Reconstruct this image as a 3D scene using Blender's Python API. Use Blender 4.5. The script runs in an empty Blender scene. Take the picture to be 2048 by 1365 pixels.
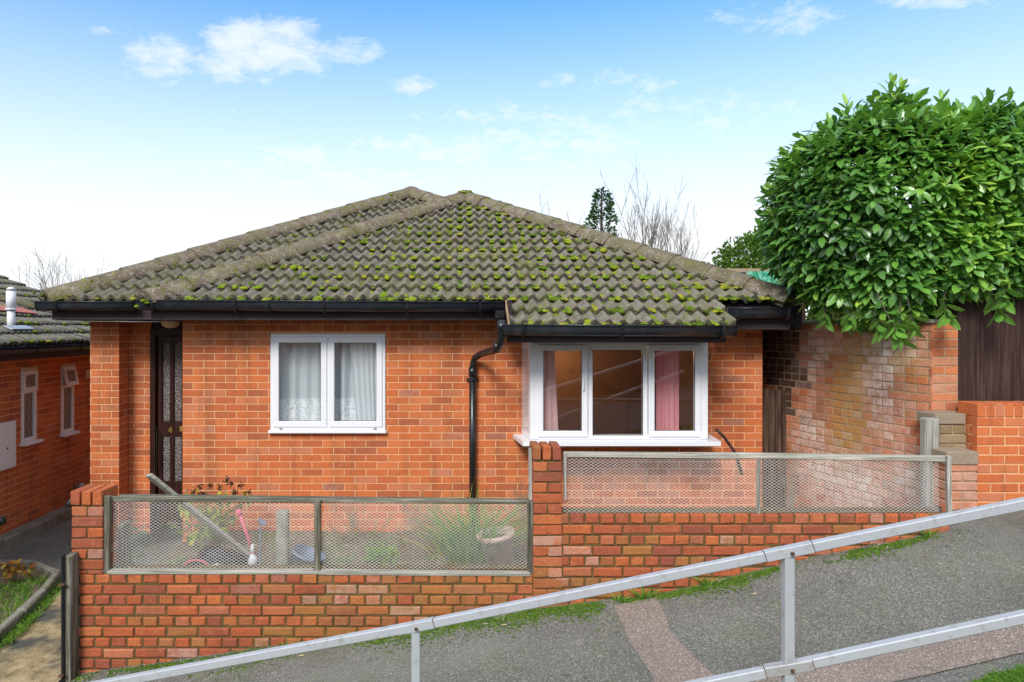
import bpy, bmesh, math, random
from mathutils import Vector, Matrix, noise
random.seed(7)
R = math.radians
F, CX, CY = 1365.0, 915.0, 655.0          # focal length and vanishing point, in photograph pixels
def X(px, Y): return (px-CX)*Y/F
def Z(py, Y): return (CY-py)*Y/F
def P(px, py, Y): return Vector((X(px, Y), Y, Z(py, Y)))
scene = bpy.context.scene
COL = scene.collection
rnd = random.random
def ru(a, b): return a+(b-a)*random.random()

# ------------------------------------------------------------------ objects
WL = {}
def tag(o, label=None, cat=None, group=None, kind=None):
    if label: o['label'] = label
    if cat: o['category'] = cat
    if group: o['group'] = group
    if kind: o['kind'] = kind
    return o
def thing(name, label, cat, loc, group=None, kind=None):
    o = bpy.data.objects.new(name, None); COL.objects.link(o)
    o.empty_display_size = 0.2
    o.location = loc; WL[o.name] = Vector(loc)
    return tag(o, label, cat, group, kind)

class MB:
    def __init__(s): s.v = []; s.f = []; s.t = []; s.m = []
    def add(s, vs, fs, tint=(0.5, 0, 0), mi=0):
        b = len(s.v); s.v.extend([tuple(p) for p in vs])
        for f in fs:
            s.f.append([b+i for i in f]); s.t.append(tint); s.m.append(mi)
    def quad(s, a, b, c, d, tint=(0.5, 0, 0), mi=0): s.add([a, b, c, d], [(0, 1, 2, 3)], tint, mi)
    def box(s, x0, x1, y0, y1, z0, z1, tint=(0.5, 0, 0), mi=0, bev=0.0, jit=0.0):
        s.obox(Vector(((x0+x1)/2, (y0+y1)/2, (z0+z1)/2)), Vector((1, 0, 0)), Vector((0, 1, 0)), Vector((0, 0, 1)),
               abs(x1-x0), abs(y1-y0), abs(z1-z0), tint, mi, bev, jit)
    def obox(s, c, U, V, W, a, b, d, tint=(0.5, 0, 0), mi=0, bev=0.0, jit=0.0):
        if bev <= 0:
            vs = []
            for k in (-.5, .5):
                for (i, j) in ((-.5, -.5), (.5, -.5), (.5, .5), (-.5, .5)):
                    p = c+U*(a*i)+V*(b*j)+W*(d*k)
                    if jit: p = p+Vector((ru(-jit, jit), ru(-jit, jit), ru(-jit, jit)))
                    vs.append(p)
            s.add(vs, [(3, 2, 1, 0), (4, 5, 6, 7), (0, 1, 5, 4), (1, 2, 6, 5), (2, 3, 7, 6), (3, 0, 4, 7)], tint, mi)
        else:
            bm = bmesh.new(); bmesh.ops.create_cube(bm, size=1)
            for v in bm.verts: v.co = Vector((v.co.x*a, v.co.y*b, v.co.z*d))
            bmesh.ops.bevel(bm, geom=bm.edges[:], offset=min(bev, .3*min(a, b, d)), segments=1, affect='EDGES')
            s.frombm(bm, lambda q: c+U*q.x+V*q.y+W*q.z, tint, mi, jit); bm.free()
    def frombm(s, bm, fn, tint=(0.5, 0, 0), mi=0, jit=0.0):
        bm.verts.index_update(); vs = []
        for v in bm.verts:
            p = fn(v.co)
            if jit: p = p+Vector((ru(-jit, jit), ru(-jit, jit), ru(-jit, jit)))
            vs.append(p)
        s.add(vs, [[v.index for v in f.verts] for f in bm.faces], tint, mi)
    def beam(s, p0, p1, w, h, tint=(0.5, 0, 0), up=Vector((0, 0, 1)), mi=0, bev=0.0, jit=0.0):
        d = (p1-p0); L = d.length; d = d/L
        side = d.cross(up)
        if side.length < 1e-4: side = d.cross(Vector((0, 1, 0)))
        side.normalize(); u2 = side.cross(d)
        s.obox((p0+p1)/2, d, side, u2, L, w, h, tint, mi, bev, jit)
    def tube(s, pts, r, n=8, tint=(0.5, 0, 0), cap=True, mi=0):
        pts = [Vector(p) for p in pts]
        rs = r if isinstance(r, (list, tuple)) else [r]*len(pts)
        vs = []; fs = []; prev = None
        for i, p in enumerate(pts):
            d = (pts[min(i+1, len(pts)-1)]-pts[max(i-1, 0)])
            if d.length < 1e-9: d = Vector((0, 0, 1))
            d.normalize()
            if prev is None:
                a = d.cross(Vector((0.13, 0.31, 0.9)));
                if a.length < .05: a = d.cross(Vector((1, 0, 0)))
            else: a = prev-d*prev.dot(d)
            a.normalize(); b = d.cross(a); prev = a
            for k in range(n):
                t = 2*math.pi*k/n
                vs.append(p+(a*math.cos(t)+b*math.sin(t))*rs[i])
        for i in range(len(pts)-1):
            for k in range(n):
                fs.append((i*n+k, i*n+(k+1) % n, (i+1)*n+(k+1) % n, (i+1)*n+k))
        if cap:
            fs.append(tuple(range(n))[::-1]); fs.append(tuple(range((len(pts)-1)*n, len(pts)*n)))
        s.add(vs, fs, tint, mi)
    def lathe(s, c, prof, n=20, tint=(0.5, 0, 0), M=None, mi=0):
        vs = []; fs = []
        for (r, z) in prof:
            for k in range(n):
                t = 2*math.pi*k/n; q = Vector((r*math.cos(t), r*math.sin(t), z))
                if M: q = M @ q
                vs.append(c+q)
        for i in range(len(prof)-1):
            for k in range(n):
                fs.append((i*n+k, i*n+(k+1) % n, (i+1)*n+(k+1) % n, (i+1)*n+k))
        s.add(vs, fs, tint, mi)
    def blob(s, c, rx, ry, rz, sub=2, amp=.2, fr=2.0, tint=(0.5, 0, 0), mi=0):
        bm = bmesh.new(); bmesh.ops.create_icosphere(bm, subdivisions=sub, radius=1)
        off = Vector((rnd()*50, rnd()*50, rnd()*50))
        def fn(q):
            k = 1+amp*noise.noise(q*fr+off)*1.6
            return c+Vector((q.x*rx*k, q.y*ry*k, q.z*rz*k))
        s.frombm(bm, fn, tint, mi); bm.free()
    def build(s, name, mats, parent=None, smooth=False, label=None, cat=None, group=None, kind=None, clip=None, loc=None, recalc=False):
        if not isinstance(mats, (list, tuple)): mats = [mats]
        if parent is not None: w = WL[parent.name]
        elif loc is not None: w = Vector(loc)
        elif s.v:
            n = len(s.v)
            w = Vector(((min(v[0] for v in s.v)+max(v[0] for v in s.v))/2, (min(v[1] for v in s.v)+max(v[1] for v in s.v))/2, min(v[2] for v in s.v)))
        else: w = Vector((0, 0, 0))
        me = bpy.data.meshes.new(name)
        me.from_pydata([(a-w.x, b-w.y, c-w.z) for a, b, c in s.v], [], s.f)
        at = me.attributes.new('tint', 'FLOAT_COLOR', 'FACE')
        fl = []
        for t in s.t: fl.extend((t[0], t[1], t[2], 1.0))
        at.data.foreach_set('color', fl)
        me.polygons.foreach_set('material_index', s.m)
        for m in mats: me.materials.append(m)
        if clip or recalc:
            bm = bmesh.new(); bm.from_mesh(me)
            for (co, no) in (clip or []):
                bmesh.ops.bisect_plane(bm, geom=bm.verts[:]+bm.edges[:]+bm.faces[:], plane_co=Vector(co)-w, plane_no=Vector(no), clear_outer=True)
            if recalc: bmesh.ops.recalc_face_normals(bm, faces=bm.faces[:])
            bm.to_mesh(me); bm.free()
        if smooth: me.polygons.foreach_set('use_smooth', [True]*len(me.polygons))
        me.update()
        o = bpy.data.objects.new(name, me); COL.objects.link(o)
        WL[o.name] = w
        if parent is not None:
            o.parent = parent
        else: o.location = w
        return tag(o, label, cat, group, kind)

# ------------------------------------------------------------------ materials
class NT:
    def __init__(s, name):
        m = bpy.data.materials.new(name); m.use_nodes = True
        s.m = m; s.t = m.node_tree; s.n = s.t.nodes; s.n.clear()
        s.out = s.n.new('ShaderNodeOutputMaterial')
    def node(s, typ, ins=None, **kw):
        n = s.n.new(typ)
        for k, v in kw.items(): setattr(n, k, v)
        for k, v in (ins or {}).items(): s.set(n.inputs[k], v)
        return n
    def set(s, inp, v):
        if isinstance(v, bpy.types.NodeSocket): s.t.links.new(v, inp)
        elif isinstance(v, (tuple, list)) and len(v) == 3 and inp.type == 'RGBA': inp.default_value = (*v, 1)
        else: inp.default_value = v
    def obj(s): return s.node('ShaderNodeTexCoord').outputs['Object']
    def pos(s): return s.node('ShaderNodeNewGeometry').outputs['Position']
    def noise(s, sc=5, det=4, rough=.55, vec=None, dist=0.0):
        return s.node('ShaderNodeTexNoise', {'Vector': vec if vec is not None else s.pos(), 'Scale': sc, 'Detail': det, 'Roughness': rough, 'Distortion': dist}).outputs['Fac']
    def mapv(s, vec, scale): return s.node('ShaderNodeMapping', {'Vector': vec, 'Scale': scale}).outputs[0]
    def math(s, op, a, b=0.0, clamp=False):
        n = s.node('ShaderNodeMath', {0: a, 1: b}, operation=op); n.use_clamp = clamp
        return n.outputs[0]
    def mix(s, f, a, b, mode='MIX'):
        n = s.n.new('ShaderNodeMix'); n.data_type = 'RGBA'; n.blend_type = mode
        s.set(n.inputs[0], f); s.set(n.inputs[6], a); s.set(n.inputs[7], b)
        return n.outputs[2]
    def ramp(s, f, stops, interp='LINEAR'):
        n = s.n.new('ShaderNodeValToRGB'); cr = n.color_ramp; cr.interpolation = interp
        while len(cr.elements) > 1: cr.elements.remove(cr.elements[0])
        cr.elements[0].position = stops[0][0]; cr.elements[0].color = (*stops[0][1], 1) if len(stops[0][1]) == 3 else stops[0][1]
        for p, c in stops[1:]:
            e = cr.elements.new(p); e.color = (*c, 1) if len(c) == 3 else c
        s.set(n.inputs[0], f); return n.outputs[0]
    def mr(s, v, a, b, c=0.0, d=1.0, smooth=False):
        n = s.node('ShaderNodeMapRange', {0: v, 1: a, 2: b, 3: c, 4: d})
        if smooth: n.interpolation_type = 'SMOOTHSTEP'
        return n.outputs[0]
    def tint(s):
        a = s.node('ShaderNodeAttribute', attribute_name='tint')
        sp = s.node('ShaderNodeSeparateColor', {0: a.outputs['Color']})
        return sp.outputs
    def bump(s, h, st=.4, d=.01): return s.node('ShaderNodeBump', {'Height': h, 'Strength': st, 'Distance': d}).outputs[0]
    def pbr(s, col, rough=.7, nrm=None, spec=.4, metal=0.0, **kw):
        n = s.node('ShaderNodeBsdfPrincipled', {'Base Color': col, 'Roughness': rough, 'Metallic': metal, 'Specular IOR Level': spec})
        if nrm is not None: s.set(n.inputs['Normal'], nrm)
        for k, v in kw.items(): s.set(n.inputs[k.replace('_', ' ')], v)
        s.t.links.new(n.outputs[0], s.out.inputs[0]); return s.m
MAT = {}
def brickmat(name, stops, lich=(.37, .22, .05), white=(.50, .36, .30), speck=.35, bump=.5, dirt=.0, lk=1.0, streak=0):
    n = NT(name); t = n.tint()
    c = n.ramp(t[0], stops)
    f = n.noise(60, 5, .65)
    c = n.mix(n.mr(f, .35, .75, 0, speck), c, (.16, .045, .025))
    c = n.mix(n.mr(n.noise(17, 3), .55, .8, 0, .35), c, (.62, .27, .14))
    if dirt: c = n.mix(n.mr(n.noise(4, 4), .5, .75, 0, dirt), c, (.10, .06, .03))
    if streak:
        st = n.noise(1, 5, .6, n.mapv(n.pos(), (7, 7, .55)))
        c = n.mix(n.mr(st, .52, .70, 0, streak), c, (.17, .075, .04))
    lf = n.math('MULTIPLY', n.math('MULTIPLY', t[1], lk), n.mr(n.noise(22, 5, .7), .25, .55), True)
    c = n.mix(lf, c, n.mix(n.noise(40, 3), lich, (lich[0]*.55, lich[1]*.6, lich[2])))
    wf = n.math('MULTIPLY', t[2], n.mr(n.noise(14, 6, .75), .33, .55), True)
    c = n.mix(wf, c, white)
    sp = n.mr(n.noise(170, 2, .5), .70, .76, 0, 1)
    c = n.mix(n.math('MULTIPLY', sp, n.math('ADD', n.math('MULTIPLY', t[1], .7), .12)), c, (.6, .58, .5))
    MAT[name] = n.pbr(c, .9, n.bump(f, bump, .006), .2)
HB = [(0, (.42, .125, .060)), (.12, (.51, .138, .056)), (.3, (.58, .150, .054)), (.6, (.64, .172, .056)), (.85, (.68, .205, .072)), (1, (.58, .21, .11))]
brickmat('house_brick', HB, speck=.28, bump=.35, dirt=.22, streak=.5)
brickmat('old_brick', [(0, (.32, .095, .058)), (.2, (.41, .108, .052)), (.55, (.50, .128, .048)), (.85, (.56, .165, .055)), (1, (.46, .16, .09))], speck=.55, bump=1.0, dirt=.42, lk=.72)
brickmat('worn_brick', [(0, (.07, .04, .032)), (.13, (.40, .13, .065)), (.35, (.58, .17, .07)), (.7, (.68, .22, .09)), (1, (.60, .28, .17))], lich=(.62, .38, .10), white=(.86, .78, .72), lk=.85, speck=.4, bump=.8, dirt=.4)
brickmat('grey_brick', [(0, (.24, .19, .13)), (1, (.42, .35, .26))], speck=.3, bump=.8)
def simple(name, col, rough=.7, spec=.4, metal=0, nz=None, nc=None, bump=0, bs=40, na=.5, nb=.7, nstr=.6):
    n = NT(name); c = col
    if nz: c = n.mix(n.mr(n.noise(nz, 5, .65), na, nb, 0, nstr), col, nc)
    MAT[name] = n.pbr(c, rough, n.bump(n.noise(bs, 4), bump, .005) if bump else None, spec, metal)
simple('mortar', (.74, .42, .22), .95, .1, nz=30, nc=(.42, .24, .13), bump=.4, bs=200)
simple('mortar_dark', (.12, .085, .035), .95, .1, nz=6, nc=(.26, .16, .07), bump=1, bs=60)
simple('mortar_old', (.42, .30, .19), .95, .1, nz=5, nc=(.10, .06, .03), bump=.8, bs=80)
simple('pvc', (.80, .81, .84), .28, .5, nz=9, nc=(.66, .67, .66), na=.55, nb=.8, nstr=.4)
simple('seal', (.02, .02, .022), .6)
simple('gutter_black', (.018, .022, .030), .28, .6, nz=12, nc=(.05, .055, .06), nstr=.5)
simple('pipe_black', (.012, .013, .016), .30, .6, nz=15, nc=(.05, .05, .05), nstr=.4)
simple('plaster_orange', (.30, .15, .085), .8, nz=3, nc=(.20, .10, .06))
simple('room_dark', (.16, .06, .05), .85)
simple('room_pale', (.42, .40, .38), .9)
simple('table_wood', (.20, .11, .06), .4)
simple('brass', (.55, .36, .10), .35, .5, .8)
simple('galv', (.45, .47, .50), .5, .5, .15, nz=18, nc=(.27, .24, .21), na=.56, nb=.74, nstr=.75, bump=.15, bs=90)
simple('galv_worn', (.42, .42, .42), .5, .5, .25, nz=30, nc=(.25, .18, .13), nstr=.6)
simple('rust', (.10, .05, .03), .8)
simple('mesh_metal', (.58, .57, .53), .5, .4, .1, nz=5, nc=(.30, .25, .19), nstr=.7)
simple('pink_plastic', (.70, .12, .18), .4)
simple('black_plastic', (.02, .021, .028), .25, .6, bump=.6, bs=14)
simple('bluegrey_plastic', (.18, .23, .32), .45)
simple('white_plastic', (.75, .76, .78), .4)
simple('concrete', (.30, .29, .25), .95, .2, nz=8, nc=(.12, .12, .06), bump=1, bs=60, na=.4, nb=.65)
simple('pot_clay', (.60, .44, .38), .8, .3, nz=9, nc=(.35, .25, .2), bump=.3)
simple('cream', (.66, .52, .36), .7)
simple('bark', (.09, .075, .06), .95, .1, nz=20, nc=(.04, .035, .03))
simple('twig', (.22, .19, .175), .95, .1)
simple('shed_timber', (.34, .26, .18), .9, .1, nz=9, nc=(.24, .18, .12))
simple('soil', (.16, .13, .085), 1, .1, nz=12, nc=(.34, .30, .22), bump=1, bs=40)
simple('room_floor', (.2, .13, .09), .6)
simple('roof_pink', (.45, .15, .12), .9)
simple('slate', (.18, .21, .24), .8)
simple('fallen', (.55, .42, .25), .8)
simple('tin', (.45, .47, .5), .4, .5, .5)
def cloth(name, c1, c2, sc=9):
    n = NT(name); g = n.mapv(n.pos(), (60, 60, 1.5))
    c = n.mix(n.noise(1, 2, .5, g), c1, c2)
    b = n.node('ShaderNodeBsdfDiffuse', {'Color': c}); tr = n.node('ShaderNodeBsdfTranslucent', {'Color': c})
    m = n.node('ShaderNodeMixShader', {0: .35, 1: b.outputs[0], 2: tr.outputs[0]})
    n.t.links.new(m.outputs[0], n.out.inputs[0]); MAT[name] = n.m
cloth('curtain_pink', (.82, .22, .30), (.95, .60, .60))
cloth('curtain_mauve', (.68, .34, .37), (.90, .70, .66))
cloth('curtain_white', (.93, .95, .97), (.78, .83, .86))
def net():
    n = NT('net'); p = n.pos(); sx = n.node('ShaderNodeSeparateXYZ', {0: p})
    z = sx.outputs[2]
    band = n.math('MULTIPLY', n.mr(z, -.73, -.80, 0, 1, True), 1.0)
    vo = n.node('ShaderNodeTexVoronoi', {'Vector': n.mapv(p, (16, 0, 16)), 'Scale': 1.0, 'Randomness': .55}, feature='DISTANCE_TO_EDGE').outputs['Distance']
    vo2 = n.node('ShaderNodeTexVoronoi', {'Vector': n.mapv(p, (45, 0, 45)), 'Scale': 1.0}).outputs['Distance']
    pat = n.math('ADD', n.mr(vo, .02, .10, .9, 0), n.mr(vo2, .3, .5, 0, .5), True)
    op = n.math('ADD', .82, n.math('MULTIPLY', band, n.math('MULTIPLY', pat, .5)), True)
    hole = n.math('MULTIPLY', n.mr(vo2, .2, .24, 1, 0), n.math('MULTIPLY', n.mr(z, -.83, -.82, 1, 0), n.mr(z, -.875, -.865, 0, 1)))
    c = n.mix(n.math('MULTIPLY', band, pat), (.74, .82, .85), (.95, .97, .99))
    c = n.mix(n.math('MULTIPLY', hole, .8), c, (.05, .06, .07))
    b = n.node('ShaderNodeBsdfDiffuse', {'Color': c}); tr = n.node('ShaderNodeBsdfTranslucent', {'Color': c})
    m = n.node('ShaderNodeMixShader', {0: .12, 1: b.outputs[0], 2: tr.outputs[0]})
    tp = n.node('ShaderNodeBsdfTransparent'); m2 = n.node('ShaderNodeMixShader', {0: op, 1: tp.outputs[0], 2: m.outputs[0]})
    n.t.links.new(m2.outputs[0], n.out.inputs[0]); MAT['net'] = n.m
net()
def glass(name, tintc=(.93, .95, .95), k=1.0):
    n = NT(name)
    tp = n.node('ShaderNodeBsdfTransparent', {'Color': (.985, .99, .99)}); gl = n.node('ShaderNodeBsdfGlossy', {'Color': (1, 1, 1), 'Roughness': .015})
    fr = n.math('POWER', n.node('ShaderNodeLayerWeight', {'Blend': .5}).outputs['Facing'], 5.0)
    f = n.math('ADD', n.math('MULTIPLY', fr, .8*k), .08*k, True)
    m = n.node('ShaderNodeMixShader', {0: f, 1: tp.outputs[0], 2: gl.outputs[0]})
    n.t.links.new(m.outputs[0], n.out.inputs[0]); MAT[name] = n.m
glass('glass')
def obscure():
    n = NT('obscure_glass')
    vo = n.node('ShaderNodeTexVoronoi', {'Vector': n.pos(), 'Scale': 70.0}).outputs['Distance']
    c = n.mix(n.mr(vo, .2, .7), (.045, .036, .034), (.19, .16, .155))
    MAT['obscure_glass'] = n.pbr(c, .25, n.bump(vo, 1, .01), .6)
    n = NT('leaded_glass'); p = n.pos(); s = n.node('ShaderNodeSeparateXYZ', {0: p})
    a = n.math('ADD', n.math('MULTIPLY', s.outputs[1], 11.0), n.math('MULTIPLY', s.outputs[2], 6.0))
    b = n.math('SUBTRACT', n.math('MULTIPLY', s.outputs[1], 11.0), n.math('MULTIPLY', s.outputs[2], 6.0))
    fa = n.math('ABSOLUTE', n.math('SUBTRACT', n.math('FRACT', a), .5)); fb = n.math('ABSOLUTE', n.math('SUBTRACT', n.math('FRACT', b), .5))
    l = n.math('LESS_THAN', n.math('MINIMUM', fa, fb), .06)
    c = n.mix(l, n.mix(n.noise(6, 3), (.10, .11, .11), (.26, .23, .20)), (.20, .19, .17))
    MAT['leaded_glass'] = n.pbr(c, n.mr(l, 0, 1, .18, .6), None, .6)
obscure()
def wood(name, c1, c2, c3, axis=2, rough=.8, sc=1.0):
    n = NT(name); s = [60*sc]*3; s[axis] = 2.2*sc
    g = n.noise(1, 6, .7, n.mapv(n.pos(), tuple(s)), .4)
    c = n.ramp(g, [(.36, c1), (.50, c2), (.66, c3)])
    c = n.mix(n.mr(n.noise(3, 4), .5, .75, 0, .5), c, (c1[0]*.7, c1[1]*.9, c1[2]*.6))
    t = n.tint(); c = n.mix(n.mr(t[0], 0, 1, 0, .35), c, (c1[0]*.5, c1[1]*.5, c1[2]*.5))
    MAT[name] = n.pbr(c, rough, n.bump(g, .6, .006), .2)
wood('fence_dark', (.030, .016, .014), (.060, .032, .028), (.105, .062, .055))
wood('weathered_v', (.06, .055, .038), (.17, .155, .115), (.40, .37, .30), 2)
wood('weathered_h', (.06, .058, .038), (.18, .17, .125), (.42, .40, .33), 0)
wood('pale_h', (.22, .21, .17), (.42, .40, .34), (.60, .57, .50), 0)
wood('gate_wood', (.03, .018, .012), (.10, .06, .04), (.22, .15, .11), 2)
wood('fascia', (.024, .016, .019), (.050, .032, .036), (.085, .058, .062), 0, .55, .6)
wood('door_wood', (.018, .008, .007), (.040, .016, .013), (.06, .026, .022), 2, .35)
wood('silver_post', (.18, .17, .14), (.38, .36, .32), (.60, .58, .53), 2)
wood('opp_fence', (.06, .032, .02), (.13, .075, .045), (.2, .12, .08), 2)
def tilemat(name, lichen=.5, mossy=.3, spots=26.0, base=((.10, .088, .070), (.210, .188, .152), (.35, .32, .27))):
    n = NT(name); t = n.tint()
    c = n.ramp(n.noise(9, 6, .7), [(.3, base[0]), (.5, base[1]), (.72, base[2])])
    c = n.mix(n.mr(t[0], 0, 1, 0, .45), c, (.16, .125, .10))
    f = n.noise(75, 4, .7); c = n.mix(n.mr(f, .5, .7, 0, .5), c, (.055, .05, .04))
    c = n.mix(n.math('MULTIPLY', t[2], .85), c, (.030, .026, .020))  # tile lips darkened: lap shadow painted in along with edge grime
    sp = n.node('ShaderNodeTexVoronoi', {'Vector': n.pos(), 'Scale': spots, 'Randomness': 1.0}).outputs['Distance']
    big = n.noise(5, 3)
    c = n.mix(n.math('MULTIPLY', n.mr(n.math('ADD', sp, n.math('MULTIPLY', f, .25)), .28, .20, 0, 1), n.mr(big, .45, .6, 0, lichen)), c, (.50, .49, .43))
    sp2 = n.noise(55, 3, .6, dist=.5)
    c = n.mix(n.math('MULTIPLY', n.mr(sp2, .60, .66), lichen), c, (.42, .42, .38))
    mo = n.math('MULTIPLY', n.mr(n.noise(11, 5, .7), .52, .64), n.mr(n.noise(1.7, 3), .40, .60, 0, mossy))
    c = n.mix(n.math('MULTIPLY', n.mr(n.noise(3.2, 4), .42, .62), mossy*.45), c, (.14, .14, .05))
    c = n.mix(mo, c, n.mix(n.noise(60, 2), (.10, .13, .015), (.26, .25, .03)))
    MAT[name] = n.pbr(c, .92, n.bump(n.math('ADD', f, n.math('MULTIPLY', mo, 2.0)), .8, .006), .25)
tilemat('roof_tile', .5, .75)
tilemat('ridge_tile', 1.0, 1.0, 15.0, ((.085, .06, .042), (.17, .13, .092), (.34, .285, .215)))
tilemat('far_tile', .4, .5, 26.0, ((.09, .088, .075), (.17, .165, .145), (.26, .25, .22)))
def leafmat(name, stops, rough=.38, spec=.5, tr=.12, vein=False):
    n = NT(name); t = n.tint(); c = n.ramp(t[0], stops)
    c = n.mix(n.mr(n.noise(30, 3), .4, .7, 0, .25), c, stops[0][1])
    b = n.node('ShaderNodeBsdfPrincipled', {'Base Color': c, 'Roughness': rough, 'Specular IOR Level': spec})
    tl = n.node('ShaderNodeBsdfTranslucent', {'Color': n.mix(.5, c, (.25, .45, .03))})
    m = n.node('ShaderNodeMixShader', {0: tr, 1: b.outputs[0], 2: tl.outputs[0]})
    n.t.links.new(m.outputs[0], n.out.inputs[0]); MAT[name] = n.m
leafmat('laurel', [(0, (.06, .16, .03)), (.35, (.11, .285, .045)), (.7, (.19, .43, .06)), (1, (.42, .62, .08))], .36, .9, .2)
leafmat('moss', [(0, (.06, .10, .012)), (.4, (.12, .19, .015)), (.75, (.22, .30, .02)), (1, (.34, .32, .03))], .9, .1, .1)
leafmat('groundmoss', [(0, (.04, .09, .012)), (.5, (.075, .16, .014)), (1, (.17, .25, .03))], .9, .1, .15)
leafmat('grass', [(0, (.05, .16, .02)), (.5, (.12, .30, .03)), (1, (.28, .42, .06))], .6, .3, .3)
leafmat('yellowleaf', [(0, (.12, .20, .03)), (.5, (.30, .38, .04)), (1, (.52, .48, .07))], .6, .3, .3)
leafmat('bush', [(0, (.03, .08, .012)), (.5, (.08, .17, .02)), (1, (.20, .28, .04))], .7, .2, .2)
leafmat('conifer', [(0, (.015, .05, .015)), (.5, (.03, .09, .025)), (1, (.06, .14, .04))], .8, .2, .1)
leafmat('dry', [(0, (.16, .12, .08)), (.5, (.32, .26, .18)), (1, (.48, .42, .32))], .9, .1, .2)
leafmat('deadflower', [(0, (.04, .022, .016)), (1, (.12, .06, .035))], .9, .1, .1)
leafmat('silverleaf', [(0, (.12, .17, .10)), (1, (.30, .36, .24))], .8, .1, .1)
leafmat('reddish', [(0, (.25, .07, .02)), (.5, (.4, .2, .04)), (1, (.45, .4, .08))], .8, .1, .2)
def asphalt(name, base, light, dark, moss=True, pink=False):
    n = NT(name); p = n.pos()
    f = n.noise(230, 3, .7); v = n.node('ShaderNodeTexVoronoi', {'Vector': p, 'Scale': 190.0}).outputs['Color']
    vs = n.node('ShaderNodeSeparateColor', {0: v}).outputs[0]
    c = n.ramp(vs, [(0, dark), (.45, base), (.85, light), (1, (min(1, light[0]*1.9), min(1, light[1]*1.85), min(1, light[2]*1.7)))])
    c = n.mix(n.mr(n.noise(1.6, 5, .6), .4, .7, 0, .4), c, dark); c = n.mix(n.mr(n.noise(.9, 4, .6, dist=.6), .5, .62, 0, .3), c, light)
    cr = n.node('ShaderNodeTexVoronoi', {'Vector': n.node('ShaderNodeVectorMath', {0: p, 1: n.node('ShaderNodeTexNoise', {'Vector': p, 'Scale': 4.0}).outputs['Color']}).outputs[0], 'Scale': .9}, feature='DISTANCE_TO_EDGE').outputs['Distance']
    c = n.mix(n.math('MULTIPLY', n.mr(cr, .0, .006, .75, 0), n.mr(n.noise(1.1, 2), .5, .56)), c, (dark[0]*.4, dark[1]*.45, dark[2]*.3))
    c = n.mix(n.mr(f, .55, .7, 0, .4), c, dark)
    if moss:
        s = n.node('ShaderNodeSeparateXYZ', {0: p}); big = n.noise(5, 5, .65)
        near = n.math('ADD', n.mr(s.outputs[1], 4.05, 4.85, 0, 1.0), n.math('MULTIPLY', big, .9))
        near = n.math('SUBTRACT', near, n.mr(s.outputs[0], -1.2, -2.3, 0, .5)); near = n.math('SUBTRACT', near, n.mr(s.outputs[0], 1.8, 3.2, 0, .38)); near = n.math('SUBTRACT', near, n.mr(s.outputs[1], 4.84, 4.87, 0, .7))
        mo = n.mr(near, 1.2, 1.5, 0, .85)
        gm = n.math('MULTIPLY', n.mr(n.noise(3, 4), .45, .62, 0, .35), n.mr(n.noise(40, 4, .7), .45, .6))
        yl = n.mix(n.noise(90, 3), (.05, .11, .012), (.15, .24, .02))
        c = n.mix(gm, c, (.15, .16, .05)); c = n.mix(mo, c, yl)
    MAT[name] = n.pbr(c, .9, n.bump(n.math('ADD', f, vs), .8, .004), .25)
asphalt('pavement', (.165, .161, .145), (.265, .258, .228), (.10, .098, .09))
asphalt('patch_pink', (.27, .215, .185), (.38, .315, .275), (.18, .145, .125), False)
asphalt('path', (.17, .17, .155), (.30, .30, .26), (.09, .09, .08), False)
asphalt('road', (.07, .07, .07), (.14, .14, .14), (.03, .03, .03), False)
def groundmats():
    n = NT('lawn'); c = n.ramp(n.noise(6, 5), [(.3, (.05, .09, .02)), (.6, (.09, .17, .03)), (.8, (.15, .2, .06))])
    MAT['lawn'] = n.pbr(c, 1, n.bump(n.noise(60), 1, .02), .1)
    n = NT('dirt'); c = n.ramp(n.noise(9, 6, .7), [(.3, (.16, .13, .07)), (.55, (.42, .33, .19)), (.75, (.55, .46, .30))])
    c = n.mix(n.mr(n.noise(2.5, 4), .5, .62), c, (.10, .10, .09)); MAT['dirt'] = n.pbr(c, 1, n.bump(n.noise(80), 1, .01), .1)
    n = NT('banner')
    f = n.noise(7, 6, .7, dist=1.5); c = n.ramp(f, [(.4, (.02, .22, .12)), (.52, (.04, .36, .22)), (.57, (.45, .75, .62)), (.62, (.06, .40, .25)), (.72, (.6, .8, .7))])
    MAT['banner'] = n.pbr(c, .6)
    n = NT('hillmat'); c = n.ramp(n.noise(.4, 5), [(.3, (.10, .11, .10)), (.7, (.20, .19, .16))]); MAT['hill'] = n.pbr(c, 1)
groundmats()

# ------------------------------------------------------------------ brickwork
def one_brick(mb, O, U, N, u0, u1, z0, z1, depth, ch, tint, jit=0.0):
    ch = min(ch, (u1-u0)*.3)
    def j(): return ru(-jit, jit) if jit else 0
    pr = ru(-jit, jit)
    vs = []
    for (a, b) in ((u0+ch, z0+ch), (u1-ch, z0+ch), (u1-ch, z1-ch), (u0+ch, z1-ch)):
        vs.append(O+U*(a+j())+N*(pr+j()*.4)+Vector((0, 0, b+j())))
    for (a, b) in ((u0, z0), (u1, z0), (u1, z1), (u0, z1)):
        vs.append(O+U*(a+j()*.6)+N*(-ch+pr)+Vector((0, 0, b+j()*.6)))
    for (a, b) in ((u0, z0), (u1, z0), (u1, z1), (u0, z1)):
        vs.append(O+U*a-N*depth+Vector((0, 0, b)))
    fs = [(0, 1, 2, 3)]
    for k in range(4):
        k2 = (k+1) % 4
        fs.append((4+k, 4+k2, k2, k)); fs.append((8+k, 8+k2, 4+k2, 4+k))
    fs.append((11, 10, 9, 8))
    mb.add(vs, fs, tint, 0)
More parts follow.
